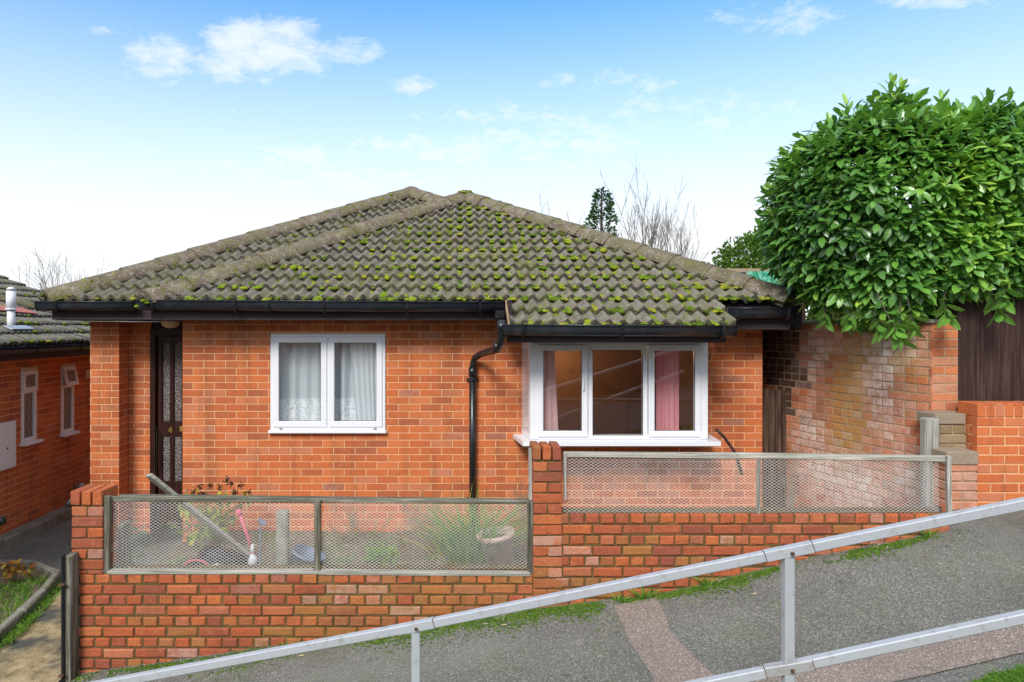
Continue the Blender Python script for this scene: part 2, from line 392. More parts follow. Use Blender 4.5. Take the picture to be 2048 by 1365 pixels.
def subtract(iv, cuts):
    out = [iv]
    for (a, b) in cuts:
        nxt = []
        for (s, e) in out:
            if b <= s or a >= e: nxt.append((s, e)); continue
            if a > s: nxt.append((s, a))
            if b < e: nxt.append((b, e))
        out = nxt
    return out
def brickwork(mb, O, U, L, z0, z1, openings=(), bl=.225, ch=.075, joint=.01, bond='S', depth=.03, cham=.003, jit=0.0, phase=0.0, tf=None, top_down=True, recess=.004, core=None):
    """bricks on a vertical plane through O along U; outward normal = U x up; mortar face set back"""
    U = U.normalized(); N = U.cross(Vector((0, 0, 1))).normalized()
    nc = int(math.ceil((z1-z0)/ch)); O = Vector((O[0], O[1], 0))
    for r in range(nc):
        zt = z1-r*ch; zb = zt-ch+joint
        zb = max(zb, z0)
        if zt-zb < .012: continue
        zc = (zt+zb)/2
        cuts = [(a-.003, b+.003) for (a, b, c, d) in openings if c < zc < d]
        if bond == 'S': step = bl; off = (bl/2 if r % 2 else 0)
        elif bond == 'E': step = bl if r % 2 else bl/2; off = (0 if r % 2 else bl/4)
        elif bond == 'G': step = bl/2 if r % 4 in (1, 3) or r % 4 == 2 else bl; off = bl/4 if step < bl else 0
        u = -off-phase
        while u < L:
            s0, e0 = max(0, u), min(L, u+step-joint)
            if e0-s0 > .012:
                base = (rnd(), 0, 0) if tf is None else tf(O+U*((s0+e0)/2)+Vector((0, 0, zc)), zc)
                for (s, e) in subtract((s0, e0), cuts):
                    if e-s > .012: one_brick(mb, O, U, N, s, e, zb, zt, depth, cham, base, jit)
            u += step
    # mortar
    us = sorted({0, L}|{q for o in openings for q in o[:2] if 0 < q < L}); zs = sorted({z0, z1}|{q for o in openings for q in o[2:] if z0 < q < z1})
    for i in range(len(us)-1):
        for k in range(len(zs)-1):
            uc = (us[i]+us[i+1])/2; zc = (zs[k]+zs[k+1])/2
            if any(a < uc < b and c < zc < d for a, b, c, d in openings): continue
            p = [O+U*us[i]-N*recess, O+U*us[i+1]-N*recess]
            mb.quad(p[0]+Vector((0, 0, zs[k])), p[1]+Vector((0, 0, zs[k])), p[1]+Vector((0, 0, zs[k+1])), p[0]+Vector((0, 0, zs[k+1])), (.5, 0, 0), 1)
UX = Vector((1, 0, 0)); UY = Vector((0, 1, 0)); UZ = Vector((0, 0, 1))
def pier(mb, x0, x1, y0, y1, z0, z1, tf=None, jit=.002, cap=True, joint=.01, ch=.075, cham=.006):
    """brick pier: bricks on all four sides round a mortar core, bricks on edge on top"""
    zt = z1-(.102 if cap else 0)
    n = int(math.ceil((zt-z0)/ch))
    for r in range(n):
        a = zt-r*ch-joint; b = max(z0, a-ch+joint)
        if a-b < .01: continue
        xs = [(x0, x1)] if r % 2 else [(x0, (x0+x1)/2-joint/2), ((x0+x1)/2+joint/2, x1)]
        for (p, q) in xs:
            t = (rnd(), 0, 0) if tf is None else tf(Vector(((p+q)/2, y0, (a+b)/2)), (a+b)/2)
            mb.box(p, q, y0, y1, b, a, t, 0, cham, jit)
    mb.box(x0+.009, x1-.009, y0+.009, y1-.009, z0, zt+.002, (.5, 0, 0), 1)
    if cap:
        w = (x1-x0+.01)/3
        for k in range(3):
            t = (rnd(), 0, 0) if tf is None else tf(Vector((x0, y0, z1)), z1)
            mb.box(x0-.004+k*w, x0-.004+(k+1)*w-.012, y0-.006, y1+.006, zt+.004, z1, t, 0, cham, jit)

# ================================================================== SETTING
HZ = [(-60, -9.0), (-8, -3.25), (-2.74, -2.456), (-.76, -2.173), (.3, -2.014), (1.47, -1.873), (2.42, -1.64), (3.48, -1.43), (4.5, -1.42), (8, -.9), (60, 4.0)]
def hz(x, y=4.82):
    for i in range(len(HZ)-1):
        if x <= HZ[i+1][0]:
            a, b = HZ[i], HZ[i+1]; t = (x-a[0])/(b[0]-a[0]); h = a[1]+(b[1]-a[1])*t; break
    else: h = HZ[-1][1]
    return h-.08*max(0, min(4.82-y, 6))
def G(px, py):
    Y = 4.0
    for _ in range(60):
        z = hz(X(px, Y), Y); Y2 = F*(-z)/(py-CY); Y = .6*Y+.4*Y2
    return Vector((X(px, Y), Y, hz(X(px, Y), Y)))
GZ = -2.12                                  # front garden level
def terr(x, y):
    if y < 5.0 or (x > 3.89 and y < 5.5): return hz(x, y)-.22
    if x < -2.74 and y >= 5.0:
        return -2.50 if x > -8 else -2.5+.12*(x+8)*min(1, (y-5)/10)
    if x < (3.9 if y < 5.5 else 4.06): return GZ-.06
    return -1.35+min(.05*(y-5.5), .4)
def grid(name, xs, ys, fn, mat, **kw):
    mb = MB(); n = len(ys)
    vs = [(x, y, fn(x, y)) for x in xs for y in ys]
    fs = [(i*n+j, (i+1)*n+j, (i+1)*n+j+1, i*n+j+1) for i in range(len(xs)-1) for j in range(n-1)]
    mb.add(vs, fs); return mb.build(name, mat, loc=(0, 0, 0), **kw)
def frange(a, b, n): return [a+(b-a)*i/n for i in range(n+1)]
grid('ground', [-400, -120, -60, -30, -20, -14, -8, -5, -2.76, -2.72, -1, .3, 1.5, 2.5, 3.5, 3.88, 3.92, 4.04, 4.06, 5, 8, 12, 20, 40, 120, 400],
     [-300, -60, -12, -9, -6, -3, 0, 2, 4, 4.98, 5.02, 5.48, 5.52, 7, 10, 15, 29, 31, 60, 120, 600], lambda x, y: terr(x, y) if abs(y) < 500 and abs(x) < 300 else -3.0, MAT['lawn'], kind='structure')
grid('pavement', frange(-9, 12, 84), frange(2.62, 4.83, 22), lambda x, y: hz(x, y)+.0, MAT['pavement'], kind='structure')
grid('pavement_margin', frange(3.3, 12, 30), [4.831, 5.1, 5.46], lambda x, y: hz(x, y)-.001, MAT['pavement'], kind='structure')
grid('road', frange(-30, 30, 60), frange(-6, 1.9, 12), lambda x, y: hz(x, y)-.02-.06, MAT['road'], kind='structure')
grid('road_kerb', frange(-30, 30, 60), [1.9, 1.91, 2.03, 2.04], lambda x, y: hz(x, y)-(.1 if y in (1.9, 2.04) else -.04), MAT['concrete'], kind='structure')
grid('verge', frange(-12, 12, 80), frange(2.04, 2.98, 10), lambda x, y: hz(x, y)+.006, MAT['lawn'], kind='structure')
grid('garden_bed', frange(-2.7, 3.9, 60), frange(5.0, 7.2, 24), lambda x, y: GZ+.03*noise.noise(Vector((x*3, y*3, 0))), MAT['soil'], kind='structure')
def strip(name, A, B, n, mat, dz=.004):
    """sheet draped on the pavement between pixel polylines A and B"""
    mb = MB(); vs = []
    def at(L, t):
        t = t*(len(L)-1); i = min(int(t), len(L)-2); f = t-i
        return (L[i][0]+(L[i+1][0]-L[i][0])*f, L[i][1]+(L[i+1][1]-L[i][1])*f)
    for i in range(n+1):
        a = G(*at(A, i/n)); b = G(*at(B, i/n)); w = .012*noise.noise(Vector((i*.7, 3, 0)))
        for k in range(5):
            q = a+(b-a)*(k/4); vs.append((q.x+w, q.y, hz(q.x, q.y)+dz))
    mb.add(vs, [(i*5+k, (i+1)*5+k, (i+1)*5+k+1, i*5+k+1) for i in range(n) for k in range(4)])
    return mb.build(name, mat, loc=(0, 0, 0), kind='structure')
strip('pavement_patch', [(1228, 1213), (1240, 1240), (1262, 1290), (1300, 1345), (1322, 1400), (1340, 1470)], [(1312, 1196), (1326, 1222), (1340, 1262), (1372, 1300), (1412, 1338), (1500, 1410)], 40, MAT['patch_pink'])
strip('verge_soil', [(1955, 1366), (2000, 1351), (2048, 1338), (2200, 1300)], [(1900, 1480), (2000, 1480), (2100, 1480), (2300, 1480)], 30, MAT['lawn'], .010)
strip('pavement_edging', [(2200, 1208), (2048, 1244), (1850, 1289), (1700, 1322), (1560, 1352), (1400, 1385), (1100, 1450)], [(2200, 1276), (2048, 1308), (1940, 1333), (1830, 1358), (1700, 1385), (1560, 1420), (1300, 1480)], 40, MAT['patch_pink'], .008)

# left side: path, planting bed, kerbs
grid('path', frange(-6.2, -2.74, 16), frange(5.0, 12, 20), lambda x, y: -2.455+.02*noise.noise(Vector((x, y, 0))), MAT['path'], kind='structure')
grid('lane', frange(-9, -2.76, 16), frange(4.0, 6.3, 8), lambda x, y: -2.450+.02*noise.noise(Vector((x, y, 0))), MAT['dirt'], kind='structure')

# ================================================================== HOUSE
WY = 7.1; E1 = 6.7; E2 = 7.0; PT = .502
XL, XR = X(365, WY), X(1525, WY)
house = thing('brick_bungalow', 'red brick bungalow with mossy tiled hip roof, white bay window and brown front door', 'bungalow', ((XL+XR)/2, 9, -2.3))
hw = MB()
win1 = (X(541, WY), X(771, WY), Z(866, WY), Z(668, WY))
bayx0, bayx1 = X(1042, WY), X(1432, WY)
bay_op = (X(1056, WY), X(1404, WY), Z(880, WY), Z(660, WY))
ops = [(win1[0]-XL, win1[1]-XL, win1[2], win1[3]), (bay_op[0]-XL, bay_op[1]-XL, bay_op[2]-.02, bay_op[3]+.1)]
def house_tf(p, z):
    r = rnd(); return (min(1, max(0, r)), 0, .25 if rnd() < .05 else 0)
brickwork(hw, (XL, WY, 0), UX, XR-XL, -2.3, Z(643, WY)+.035, ops, tf=house_tf, phase=0, cham=.002, depth=.06)
brickwork(hw, (XR-.003, WY+.062, 0), UY, 5.0, -2.3, .05, [], tf=house_tf)                      # right flank
brickwork(hw, (XL+.003, 7.66, 0), -UY, .498, -2.3, .05, [], tf=house_tf, depth=.05)          # reveal by the door
PX0, PX1 = X(180, 7.4), X(238, 7.4)
brickwork(hw, (PX0, 7.4, 0), UX, PX1-PX0, -2.45, .06, [], tf=house_tf, cham=.002, phase=.1)   # porch pier
brickwork(hw, (PX1-.003, 7.432, 0), UY, .22, -2.45, .06, [], tf=house_tf, cham=.002)
brickwork(hw, (PX0+.003, 12, 0), -UY, 4.568, -2.45, .06, [], tf=house_tf, cham=.002)
DY = 7.62
brickwork(hw, (PX1, DY, 0), UX, X(302, DY)-PX1, -2.3, .06, [], tf=house_tf, cham=.002, phase=.05)
hw.quad((XL+.004, WY+.11, -2.3), (XL+.004, 12, -2.3), (XL+.004, 12, .05), (XL+.004, WY+.11, .05), mi=1)
hw.box(PX0+.01, XR-.01, 11.99, 12.1, -2.45, .06, mi=1)
for (a, b, c, d) in [win1, bay_op]:    # reveals
    hw.quad((a, WY-.001, c), (a, WY+.1, c), (a, WY+.1, d), (a, WY-.001, d), mi=1)
    hw.quad((b, WY+.1, c), (b, WY-.001, c), (b, WY-.001, d), (b, WY+.1, d), mi=1)
hw.build('wall', [MAT['house_brick'], MAT['mortar']], house)
# rooms
def room(nm, x0, x1, y0, y1, z0, z1, mat, hole=None):
    mb = MB()
    mb.quad((x0, y1, z0), (x1, y1, z0), (x1, y1, z1), (x0, y1, z1), mi=0)
    mb.quad((x0, y0, z0), (x0, y1, z0), (x0, y1, z1), (x0, y0, z1), mi=0)
    mb.quad((x1, y1, z0), (x1, y0, z0), (x1, y0, z1), (x1, y1, z1), mi=0)
    mb.quad((x0, y0, z1), (x0, y1, z1), (x1, y1, z1), (x1, y0, z1), mi=2)
    mb.quad((x0, y0, z0), (x1, y0, z0), (x1, y1, z0), (x0, y1, z0), mi=1)
    if hole:
        a, b, c, d = hole
        for (p, q, r, s) in ((x0, a, z0, z1), (b, x1, z0, z1), (a, b, z0, c), (a, b, d, z1)):
            if q > p and s > r: mb.quad((p, y0, r), (q, y0, r), (q, y0, s), (p, y0, s), mi=0)
    return mb.build(nm, [mat, MAT['room_floor'], MAT['room_pale']], house)
room('interior_wall', XL+.05, .2, WY+.1, 10.2, -2.15, .04, MAT['room_pale'], win1)
room('interior_wall', .3, XR-.05, WY+.1, 10.6, -2.15, .04, MAT['plaster_orange'], bay_op)

def frame_rect(mb, x0, x1, z0, z1, y0, y1, w, tint=(.5, 0, 0), bev=.006):
    mb.box(x0, x1, y0, y1, z1-w, z1, tint, 0, bev); mb.box(x0, x1, y0, y1, z0, z0+w, tint, 0, bev)
    mb.box(x0, x0+w, y0+.001, y1-.001, z0+w-.002, z1-w+.002, tint, 0, bev); mb.box(x1-w, x1, y0+.001, y1-.001, z0+w-.002, z1-w+.002, tint, 0, bev)
def rect_pane(x0, x1, z0, z1, y, parent, mat='glass', nm='pane'):
    m = MB(); m.box(x0, x1, y, y+.006, z0, z1); return m.build(nm, MAT[mat], parent)
def rect_seal(mb, x0, x1, z0, z1, y, w=.006):
    frame_rect(mb, x0, x1, z0, z1, y-.002, y+.004, w, bev=0)
# window one
x0, x1, z0, z1 = win1; z0 += .03
m = MB(); yf = WY-.012
frame_rect(m, x0, x1, z0, z1, yf, yf+.07, .035); xm = (x0+x1)/2; m.box(xm-.012, xm+.012, yf+.003, yf+.06, z0+.03, z1-.03)
wf = m.build('window', MAT['pvc'], house)
for (a, b) in ((x0+.03, xm-.008), (xm+.008, x1-.03)):
    m = MB(); frame_rect(m, a, b, z0+.03, z1-.03, yf-.012, yf+.05, .062); sash = m.build('sash', MAT['pvc'], wf)
    rect_pane(a+.058, b-.058, z0+.088, z1-.088, yf+.015, wf)
    m = MB(); rect_seal(m, a+.06, b-.06, z0+.09, z1-.09, yf+.008); m.build('seal', MAT['seal'], wf)
m = MB(); m.box(x0-.015, x1+.012, WY-.05, WY+.03, z0-.032, z0+.0, bev=.006); m.build('sill', MAT['pvc'], wf)
for hx in (x0+.1, x1-.12): m = MB(); m.box(hx, hx+.03, yf-.018, yf-.012, z0+.012, z0+.02); m.build('drain_cap', MAT['seal'], wf)

# bay window
BY = 6.72
bx0, bx1 = X(1060, BY), X(1416, BY); bz0, bz1 = Z(880, BY), Z(684, BY)
sx0 = X(1043, WY); sx1 = bx1+.055
m = MB(); w = .04
xs = [bx0+.012, X(1181, BY), X(1291, BY), bx1-.012]
frame_rect(m, bx0, bx1, bz0, bz1, BY, BY+.065, w)
m.box(bx0+.0015, bx0+.085, BY-.008, BY+.05, bz0+.01, bz1-.01, bev=.005); m.box(bx1-.085, bx1-.0015, BY-.008, BY+.05, bz0+.01, bz1-.01, bev=.005)
for xx in xs[1:3]: m.box(xx-.022, xx+.022, BY+.002, BY+.06, bz0+.035, bz1-.035, bev=.004)
m.box(xs[1]+.02, xs[2]-.02, BY+.002, BY+.058, bz1-.08, bz1-.035, bev=.003)
m.box(bx0-.03, bx1+.03, BY-.01, WY, bz1, bz1+.03)
def sideframe(m, pa, pb, inward):
    d = (pb-pa).normalized(); L = (pb-pa).length; nrm = Vector((0, 0, 1)).cross(d)
    for (zc, hh) in ((bz0+.04, .08), (bz1-.04, .08)):
        m.obox((pa+pb)/2+UZ*zc+nrm*inward*.03, d, nrm, UZ, L, .06, hh, bev=.004)
    for t in (.04, L-.04): m.obox(pa+d*t+UZ*(bz0+bz1)/2+nrm*inward*.03, d, nrm, UZ, .08, .058, bz1-bz0-.16, bev=.004)
sideframe(m, Vector((bx0, BY+.01, 0)), Vector((sx0, WY-.002, 0)), -1)
sideframe(m, Vector((bx1, BY+.01, 0)), Vector((sx1, WY-.002, 0)), 1)
bay = m.build('bay_window', MAT['pvc'], house)
for k in (0, 2):
    a, b = xs[k]+(.06 if k == 0 else .028), xs[k+1]-(.028 if k == 0 else .06)
    m = MB(); frame_rect(m, a, b, bz0+.03, bz1-.028, BY-.02, BY+.05, .058); m.build('sash', MAT['pvc'], bay)
    rect_pane(a+.054, b-.054, bz0+.084, bz1-.082, BY+.012, bay)
    m = MB(); rect_seal(m, a+.056, b-.056, bz0+.086, bz1-.084, BY+.004); m.build('seal', MAT['seal'], bay)
rect_pane(xs[1]+.018, xs[2]-.018, bz0+.034, bz1-.078, BY+.02, bay)
m = MB(); rect_seal(m, xs[1]+.022, xs[2]-.022, bz0+.038, bz1-.08, BY+.012); m.build('seal', MAT['seal'], bay)
for (pa, pb) in ((Vector((bx0-.01, BY+.09, 0)), Vector((sx0-.006, WY-.07, 0))), (Vector((bx1+.01, BY+.09, 0)), Vector((sx1+.006, WY-.07, 0)))):
    m = MB(); dd = (pb-pa).normalized(); m.obox((pa+pb)/2+UZ*((bz0+bz1)/2), dd, UZ.cross(dd), UZ, (pb-pa).length, .006, bz1-bz0-.15); m.build('pane', MAT['glass'], bay)
m = MB(); v = [(bx0-.08, BY-.10), (bx1+.09, BY-.10), (sx1+.1, WY-.004), (sx0-.09, WY-.004)]
vs = [(a, b, bz0-.045) for a, b in v]+[(a, b, bz0-.002) for a, b in v]
m.add(vs, [(3, 2, 1, 0), (4, 5, 6, 7), (0, 1, 5, 4), (1, 2, 6, 5), (2, 3, 7, 6), (3, 0, 4, 7)])
m.build('sill', MAT['pvc'], bay)
m = MB(); m.tube([(xs[1]-.075, BY-.03, -.5), (xs[1]-.075, BY-.045, -.52), (xs[1]-.075, BY-.045, -.6), (xs[1]-.075, BY-.03, -.62)], .007, 6); m.build('handle', MAT['pvc'], bay)
m = MB(); m.box(bx0-.02, bx1+.03, BY+.04, WY, bz1+.028, bz1+.04); m.build('bay_ceiling', MAT['pvc'], house)

# front door
dx0 = X(302, DY); dx1 = dx0+.98; dzt = Z(656, DY)
m = MB()
m.box(dx0, dx0+.06, DY-.03, DY+.08, -2.28, -.03, bev=.004); m.box(dx0+.06, dx1, DY-.03, DY+.08, dzt-.09, dzt, bev=.004)
m.box(dx0, XL+.3, DY+.02, DY+.05, dzt, .06)
fr = m.build('door_frame', MAT['door_wood'], house)
ddx0, ddx1, dd_t = dx0+.07, dx0+.87, dzt-.095
YD = DY+.03
m = MB(); t = (.2, 0, 0)
gl = [X(326, YD), X(341, YD), X(349, YD), X(364, YD)]; zz = [Z(686, YD), Z(843, YD), Z(872, YD), Z(962, YD)]
m.box(ddx0, gl[0], YD-.02, YD+.03, -2.2, dd_t, t, 0, .004)
m.box(gl[1], gl[2], YD-.019, YD+.03, zz[3], zz[0], t, 0, .003)
m.box(gl[0], ddx1, YD-.02, YD+.03, zz[0], dd_t, t, 0, .003)
m.box(gl[0], ddx1, YD-.017, YD+.03, zz[2], zz[1], t, 0, .003)
m.box(gl[0], ddx1, YD-.02, YD+.03, -2.2, zz[3], t, 0, .003)
m.box(gl[3], gl[3]+.06, YD-.018, YD+.03, zz[3], zz[0], t, 0, .003)
m.box(gl[3]+.15, ddx1, YD-.018, YD+.03, zz[3], zz[0], t, 0, .003)
door = m.build('front_door', MAT['door_wood'], house)
for (a, b) in ((gl[0], gl[1]), (gl[2], gl[3]), (gl[3]+.06, gl[3]+.15)):
    for (c, d) in ((zz[1], zz[0]), (zz[3], zz[2])):
        m = MB(); m.box(a, b, YD, YD+.01, c, d); m.build('glazed_panel', MAT['obscure_glass'], door)
m = MB(); c = P(341, 860, YD-.022); s = .03
m.beam(c+Vector((.008, 0, -.035)), c+Vector((.008, 0, .035)), .004, .010, up=UX)
m.beam(c+Vector((.008, 0, .035)), c+Vector((-.022, 0, -.012)), .004, .010, up=UX.cross(UY))
m.beam(c+Vector((-.024, 0, -.014)), c+Vector((.02, 0, -.014)), .004, .010)
m.build('door_number', MAT['brass'], door)
m = MB(); c = P(363, 858, YD-.022); m.box(c.x-.02, c.x+.22, c.y-.006, c.y, c.z-.03, c.z+.03, bev=.004); m.box(c.x-.005, c.x+.2, c.y-.009, c.y-.005, c.z-.012, c.z+.012, bev=.003)
m.build('letter_plate', MAT['brass'], door)
m = MB(); c = P(310, 905, YD-.04); m.tube([c+Vector((-.03, 0, .25)), c+Vector((.03, -.03, .28)), c+Vector((.035, -.03, -.1)), c+Vector((.02, -.02, -.25))], .006, 6)
m.build('cable', MAT['pipe_black'], fr)
# porch ceiling lamp
m = MB(); c = P(341, 646, 7.35); m.lathe(c, [(0, -.06), (.05, -.054), (.085, -.03), (.095, 0), (.1, .004), (.1, .03), (0, .03)], 20)
m.build('porch_light', MAT['cream'], house, True)

# roofs
def tile_field(mb, O, U, V, N, width, u_off, rows, gauge, per, A=.048, th=.048, first=0):
    ntile = int(math.ceil((width-u_off)/(2*per)))+1; ns = 16
    for r in range(first, rows):
        for k in range(ntile):
            u0 = u_off+k*2*per; ti = (rnd(), rnd(), rnd()); dz = ru(-.003, .003); tw = ru(-.004, .004); sl = ru(-.004, .004)
            vs = []
            for (v, hn) in ((0, -.004), (0, th), (gauge*.5, th*.52), (gauge*1.08, .0)):
                for i in range(ns+1):
                    s = i/ns; c = .5+.5*math.cos(2*math.pi*(2*s)); pr = c**1.15
                    u = u0+s*2*per*1.004
                    vs.append(O+U*u+V*(r*gauge+v+sl)+N*(hn+A*pr+dz+tw*(s-.5)))
            n = ns+1; fs = []
            for a in range(3):
                for i in range(ns): fs.append((a*n+i, a*n+i+1, (a+1)*n+i+1, (a+1)*n+i))
            mb.add(vs, fs[:ns], (ti[0], ti[1], 1.0)); b_ = len(mb.v)-len(vs)  # lip faces carry the value for the painted lap shadow
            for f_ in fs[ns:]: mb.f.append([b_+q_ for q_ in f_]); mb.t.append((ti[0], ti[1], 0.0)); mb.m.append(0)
def moss_on(mb, O, U, V, N, umin, umax, rows, gauge, per, count, inside, A=.048, th=.048, first=0, dens=None):
    c = 0; tries = 0
    while c < count and tries < count*30:
        tries += 1
        r = random.randrange(first, rows); k = random.randint(int(umin/per), int(umax/per))
        u = (k+.5)*per+random.gauss(0, .018); v = r*gauge+(ru(-.01, .03) if rnd() < .55 else ru(.02, gauge))
        q = O+U*u+V*v
        if not inside(q, u, v): continue
        if dens and rnd() > dens(u, v, q): continue
        s = ru(.010, .027)*(1.3 if rnd() < .25 else 1)
        if rnd() < .07: s *= 1.5
        hh = th*(1-(v-r*gauge)/(gauge*1.05)) if v > r*gauge else th
        base = q+N*(hh+.002)
        tb = ru(.1, 1)
        for j in range(random.choice((2, 3, 4))):
            p = base+U*ru(-s, s)*1.5+V*ru(-s, s)*1.2
            M = MB(); bm = bmesh.new(); bmesh.ops.create_icosphere(bm, subdivisions=2, radius=1); off = Vector((rnd()*90, rnd()*90, 0))
            sj = s*ru(.5, 1)
            mb.frombm(bm, lambda w: p+(U*w.x*1.25+V*w.y*1.1+N*w.z*.75)*sj*(1+.35*noise.noise(w*2.6+off)), (min(1, max(0, tb+ru(-.2, .2))), 0, 0)); bm.free()
        c += 1
def hip_tiles(mb, A, B, r=.138, seg=.42, down=None, endcap=True):
    d = (B-A); L = d.length; d.normalize(); n = int(round(L/seg)); seg = L/n
    side = d.cross(UZ).normalized(); up = side.cross(d).normalized()
    for i in range(n):
        p0 = A+d*(i*seg-.02); p1 = A+d*((i+1)*seg+.01); ti = (rnd(), rnd(), 0); K = 14
        vs = []; w = ru(-.004, .004)
        for (p, rr) in ((p0, r*.86), (p0, r*1.04), (p0+d*seg*.5, r*1.0), (p1, r*.95)):
            for k in range(K+1):
                a = math.pi*k/K
                ca, sa = math.cos(a), math.sin(a)
                fl = 1+.16*abs(ca)**3
                vs.append(p+side*ca*rr*1.12*fl+up*(sa*rr*.95-.035+w))
        m_ = K+1
        fs = [(a*m_+k, a*m_+k+1, (a+1)*m_+k+1, (a+1)*m_+k) for a in range(3) for k in range(K)]
        if i == 0:
            fs.append(tuple(range(K+1)))
        mb.add(vs, fs, ti)
    # mortar bedding below the tiles
    mb.beam(A+up*-.04, B+up*-.04, r*2.0, .09, (.9, .5, 0))
PA = math.atan(PT); cP, sP = math.cos(PA), math.sin(PA)
def hiproof(e, xc, w, ze, per, rows_below=0):
    O = Vector((xc-w, e, ze)); V = Vector((0, cP, sP)); N = Vector((0, -sP, cP)); return O, V, N
# roof one (front block)
xc1 = X(937.5, E1); w1 = (1590-285)/2*E1/F; ze1 = Z(607, E1); apex1 = Vector((xc1, E1+w1, ze1+w1*PT))
slope1 = w1/cP; rows1 = 13; g1 = slope1/rows1; per = .1275
O1 = Vector((xc1-w1, E1, ze1)); V1 = Vector((0, cP, sP)); N1 = Vector((0, -sP, cP))
bl0, bl1 = X(1016, E1-.45), X(1462, E1-.45)
nb = 2; rf = MB()
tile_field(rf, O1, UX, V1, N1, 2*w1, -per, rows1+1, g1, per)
clipL = (O1, Vector((-1, 1, 0)).normalized())
clipR = (O1+UX*2*w1, Vector((1, 1, 0)).normalized())
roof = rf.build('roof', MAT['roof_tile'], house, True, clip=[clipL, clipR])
# extension over the bay
rf = MB(); k0 = round((bl0-O1.x)/per)*per; ntile = round((bl1-bl0)/per)
OB = O1+UX*k0-V1*(nb*g1)
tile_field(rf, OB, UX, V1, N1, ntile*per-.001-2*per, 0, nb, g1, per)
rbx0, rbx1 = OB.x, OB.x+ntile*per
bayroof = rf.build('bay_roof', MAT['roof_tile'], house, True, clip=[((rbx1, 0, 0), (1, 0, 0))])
# side slopes and underlay of roof one
bk = 15.0
for sgn in (-1, 1):
    m = MB(); ex = xc1+sgn*w1
    Us = Vector((0, sgn, 0)); Vs = Vector((-sgn*cP, 0, sP)); Ns = Vector((sgn*sP, 0, cP))
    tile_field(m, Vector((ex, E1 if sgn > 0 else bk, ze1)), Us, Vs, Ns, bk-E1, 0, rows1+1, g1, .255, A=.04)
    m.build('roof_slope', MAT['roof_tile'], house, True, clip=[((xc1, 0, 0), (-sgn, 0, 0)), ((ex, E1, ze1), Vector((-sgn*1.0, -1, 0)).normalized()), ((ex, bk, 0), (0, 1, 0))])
u = MB(); dn = -.012
def under(O, xc, w, e, ze, back):
    a = Vector((xc-w+.02, e+.02, ze+dn)); b = Vector((xc+w-.02, e+.02, ze+dn)); ap = Vector((xc, e+w, ze+w*PT+dn)); ab = Vector((xc, back, ze+w*PT+dn))
    u.add([a, b, ap], [(0, 1, 2)]); u.add([b, Vector((b.x, back, b.z)), ab, ap], [(0, 1, 2, 3)]); u.add([a, ap, ab, Vector((a.x, back, a.z))], [(0, 1, 2, 3)])
under(O1, xc1, w1, E1, ze1, 15)
# roof two (behind, to the left)
w2 = .506*E2; x2L = X(85, E2); xc2 = x2L+w2; ze2 = Z(606, E2); apex2 = Vector((xc2, E2+w2, ze2+w2*PT))
rows2 = 14; g2 = (w2/cP)/rows2
O2 = Vector((x2L, E2, ze2))
under(O2, xc2, w2, E2, ze2, 15)
u.add([(rbx0+.01, OB.y+.01, OB.z-.010), (rbx1-.03, OB.y+.01, OB.z-.010), (rbx1-.03, O1.y+.02, O1.z-.010), (rbx0+.01, O1.y+.02, O1.z-.010)], [(0, 1, 2, 3)])
u.build('roof_underlay', MAT['seal'], house)
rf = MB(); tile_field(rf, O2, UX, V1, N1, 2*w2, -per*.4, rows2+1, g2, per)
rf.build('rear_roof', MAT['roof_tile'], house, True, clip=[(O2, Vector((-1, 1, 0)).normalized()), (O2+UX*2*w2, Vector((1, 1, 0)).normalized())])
# hips
hp = MB(); up_ = Vector((0, 0, .045))
hip_tiles(hp, O1+up_+Vector((.03, .03, .0)), apex1+up_); hip_tiles(hp, O1+UX*2*w1+up_+Vector((-.03, .03, 0)), apex1+up_)
hip_tiles(hp, apex1+up_, Vector((xc1, 14, apex1.z))+up_)
hp.build('hip_tiles', MAT['ridge_tile'], roof, False)
hp = MB(); hip_tiles(hp, O2+up_+Vector((.03, .03, 0)), apex2+up_); hip_tiles(hp, O2+UX*2*w2+up_, apex2+up_); hip_tiles(hp, apex2+up_, Vector((xc2, 14, apex2.z))+up_)
hp.build('rear_hip_tiles', MAT['ridge_tile'], house, False)
# moss
ms = MB()
def in1(q, u, v): return abs(q.x-xc1) < w1-(q.y-E1)-.16
moss_on(ms, O1, UX, V1, N1, 0, 2*w1, rows1, g1, per, 1000, in1, dens=lambda u, v, q: .35+.65*min(1, max(0, (q.x+1.6)/2.4)))
moss_on(ms, OB, UX, V1, N1, 0, ntile*per-.05, nb, g1, per, 75, lambda q, u, v: u > .02)
for (A_, B_, cnt) in ((O1, apex1, 110), (O1+UX*2*w1, apex1, 190)):
    for i in range(cnt):
        t = rnd()**1.0; q = A_+(B_-A_)*t+Vector((0, ru(-.19, -.03), 0)); q.z = ze1+(q.y-E1)*PT+.045+.6*(q.y-(A_+(B_-A_)*t).y+.19)
        ms.blob(q, ru(.012, .03), ru(.012, .03), ru(.008, .018), 2, .3, 3, (ru(0, .7), 0, 0))
for (A_, rr) in ((O1+Vector((.12, .08, .13)), .055), (apex1+Vector((0, -.08, .08)), .09), ):
    for i in range(26):
        ms.blob(A_+Vector((ru(-1, 1.4)*rr, ru(-1, 1)*rr, ru(-.5, .35)*rr)), ru(.012, .028), ru(.012, .028), ru(.01, .018), 2, .3, 3, (ru(.5, 1), 0, 0))
ms.build('moss', MAT['moss'], roof, True, kind='stuff')
ms = MB()
moss_on(ms, O2, UX, V1, N1, 0, 2*w2, rows2, g2, per, 95, lambda q, u, v: abs(q.x-xc2) < w2-(q.y-E2)-.16 and u < 3)
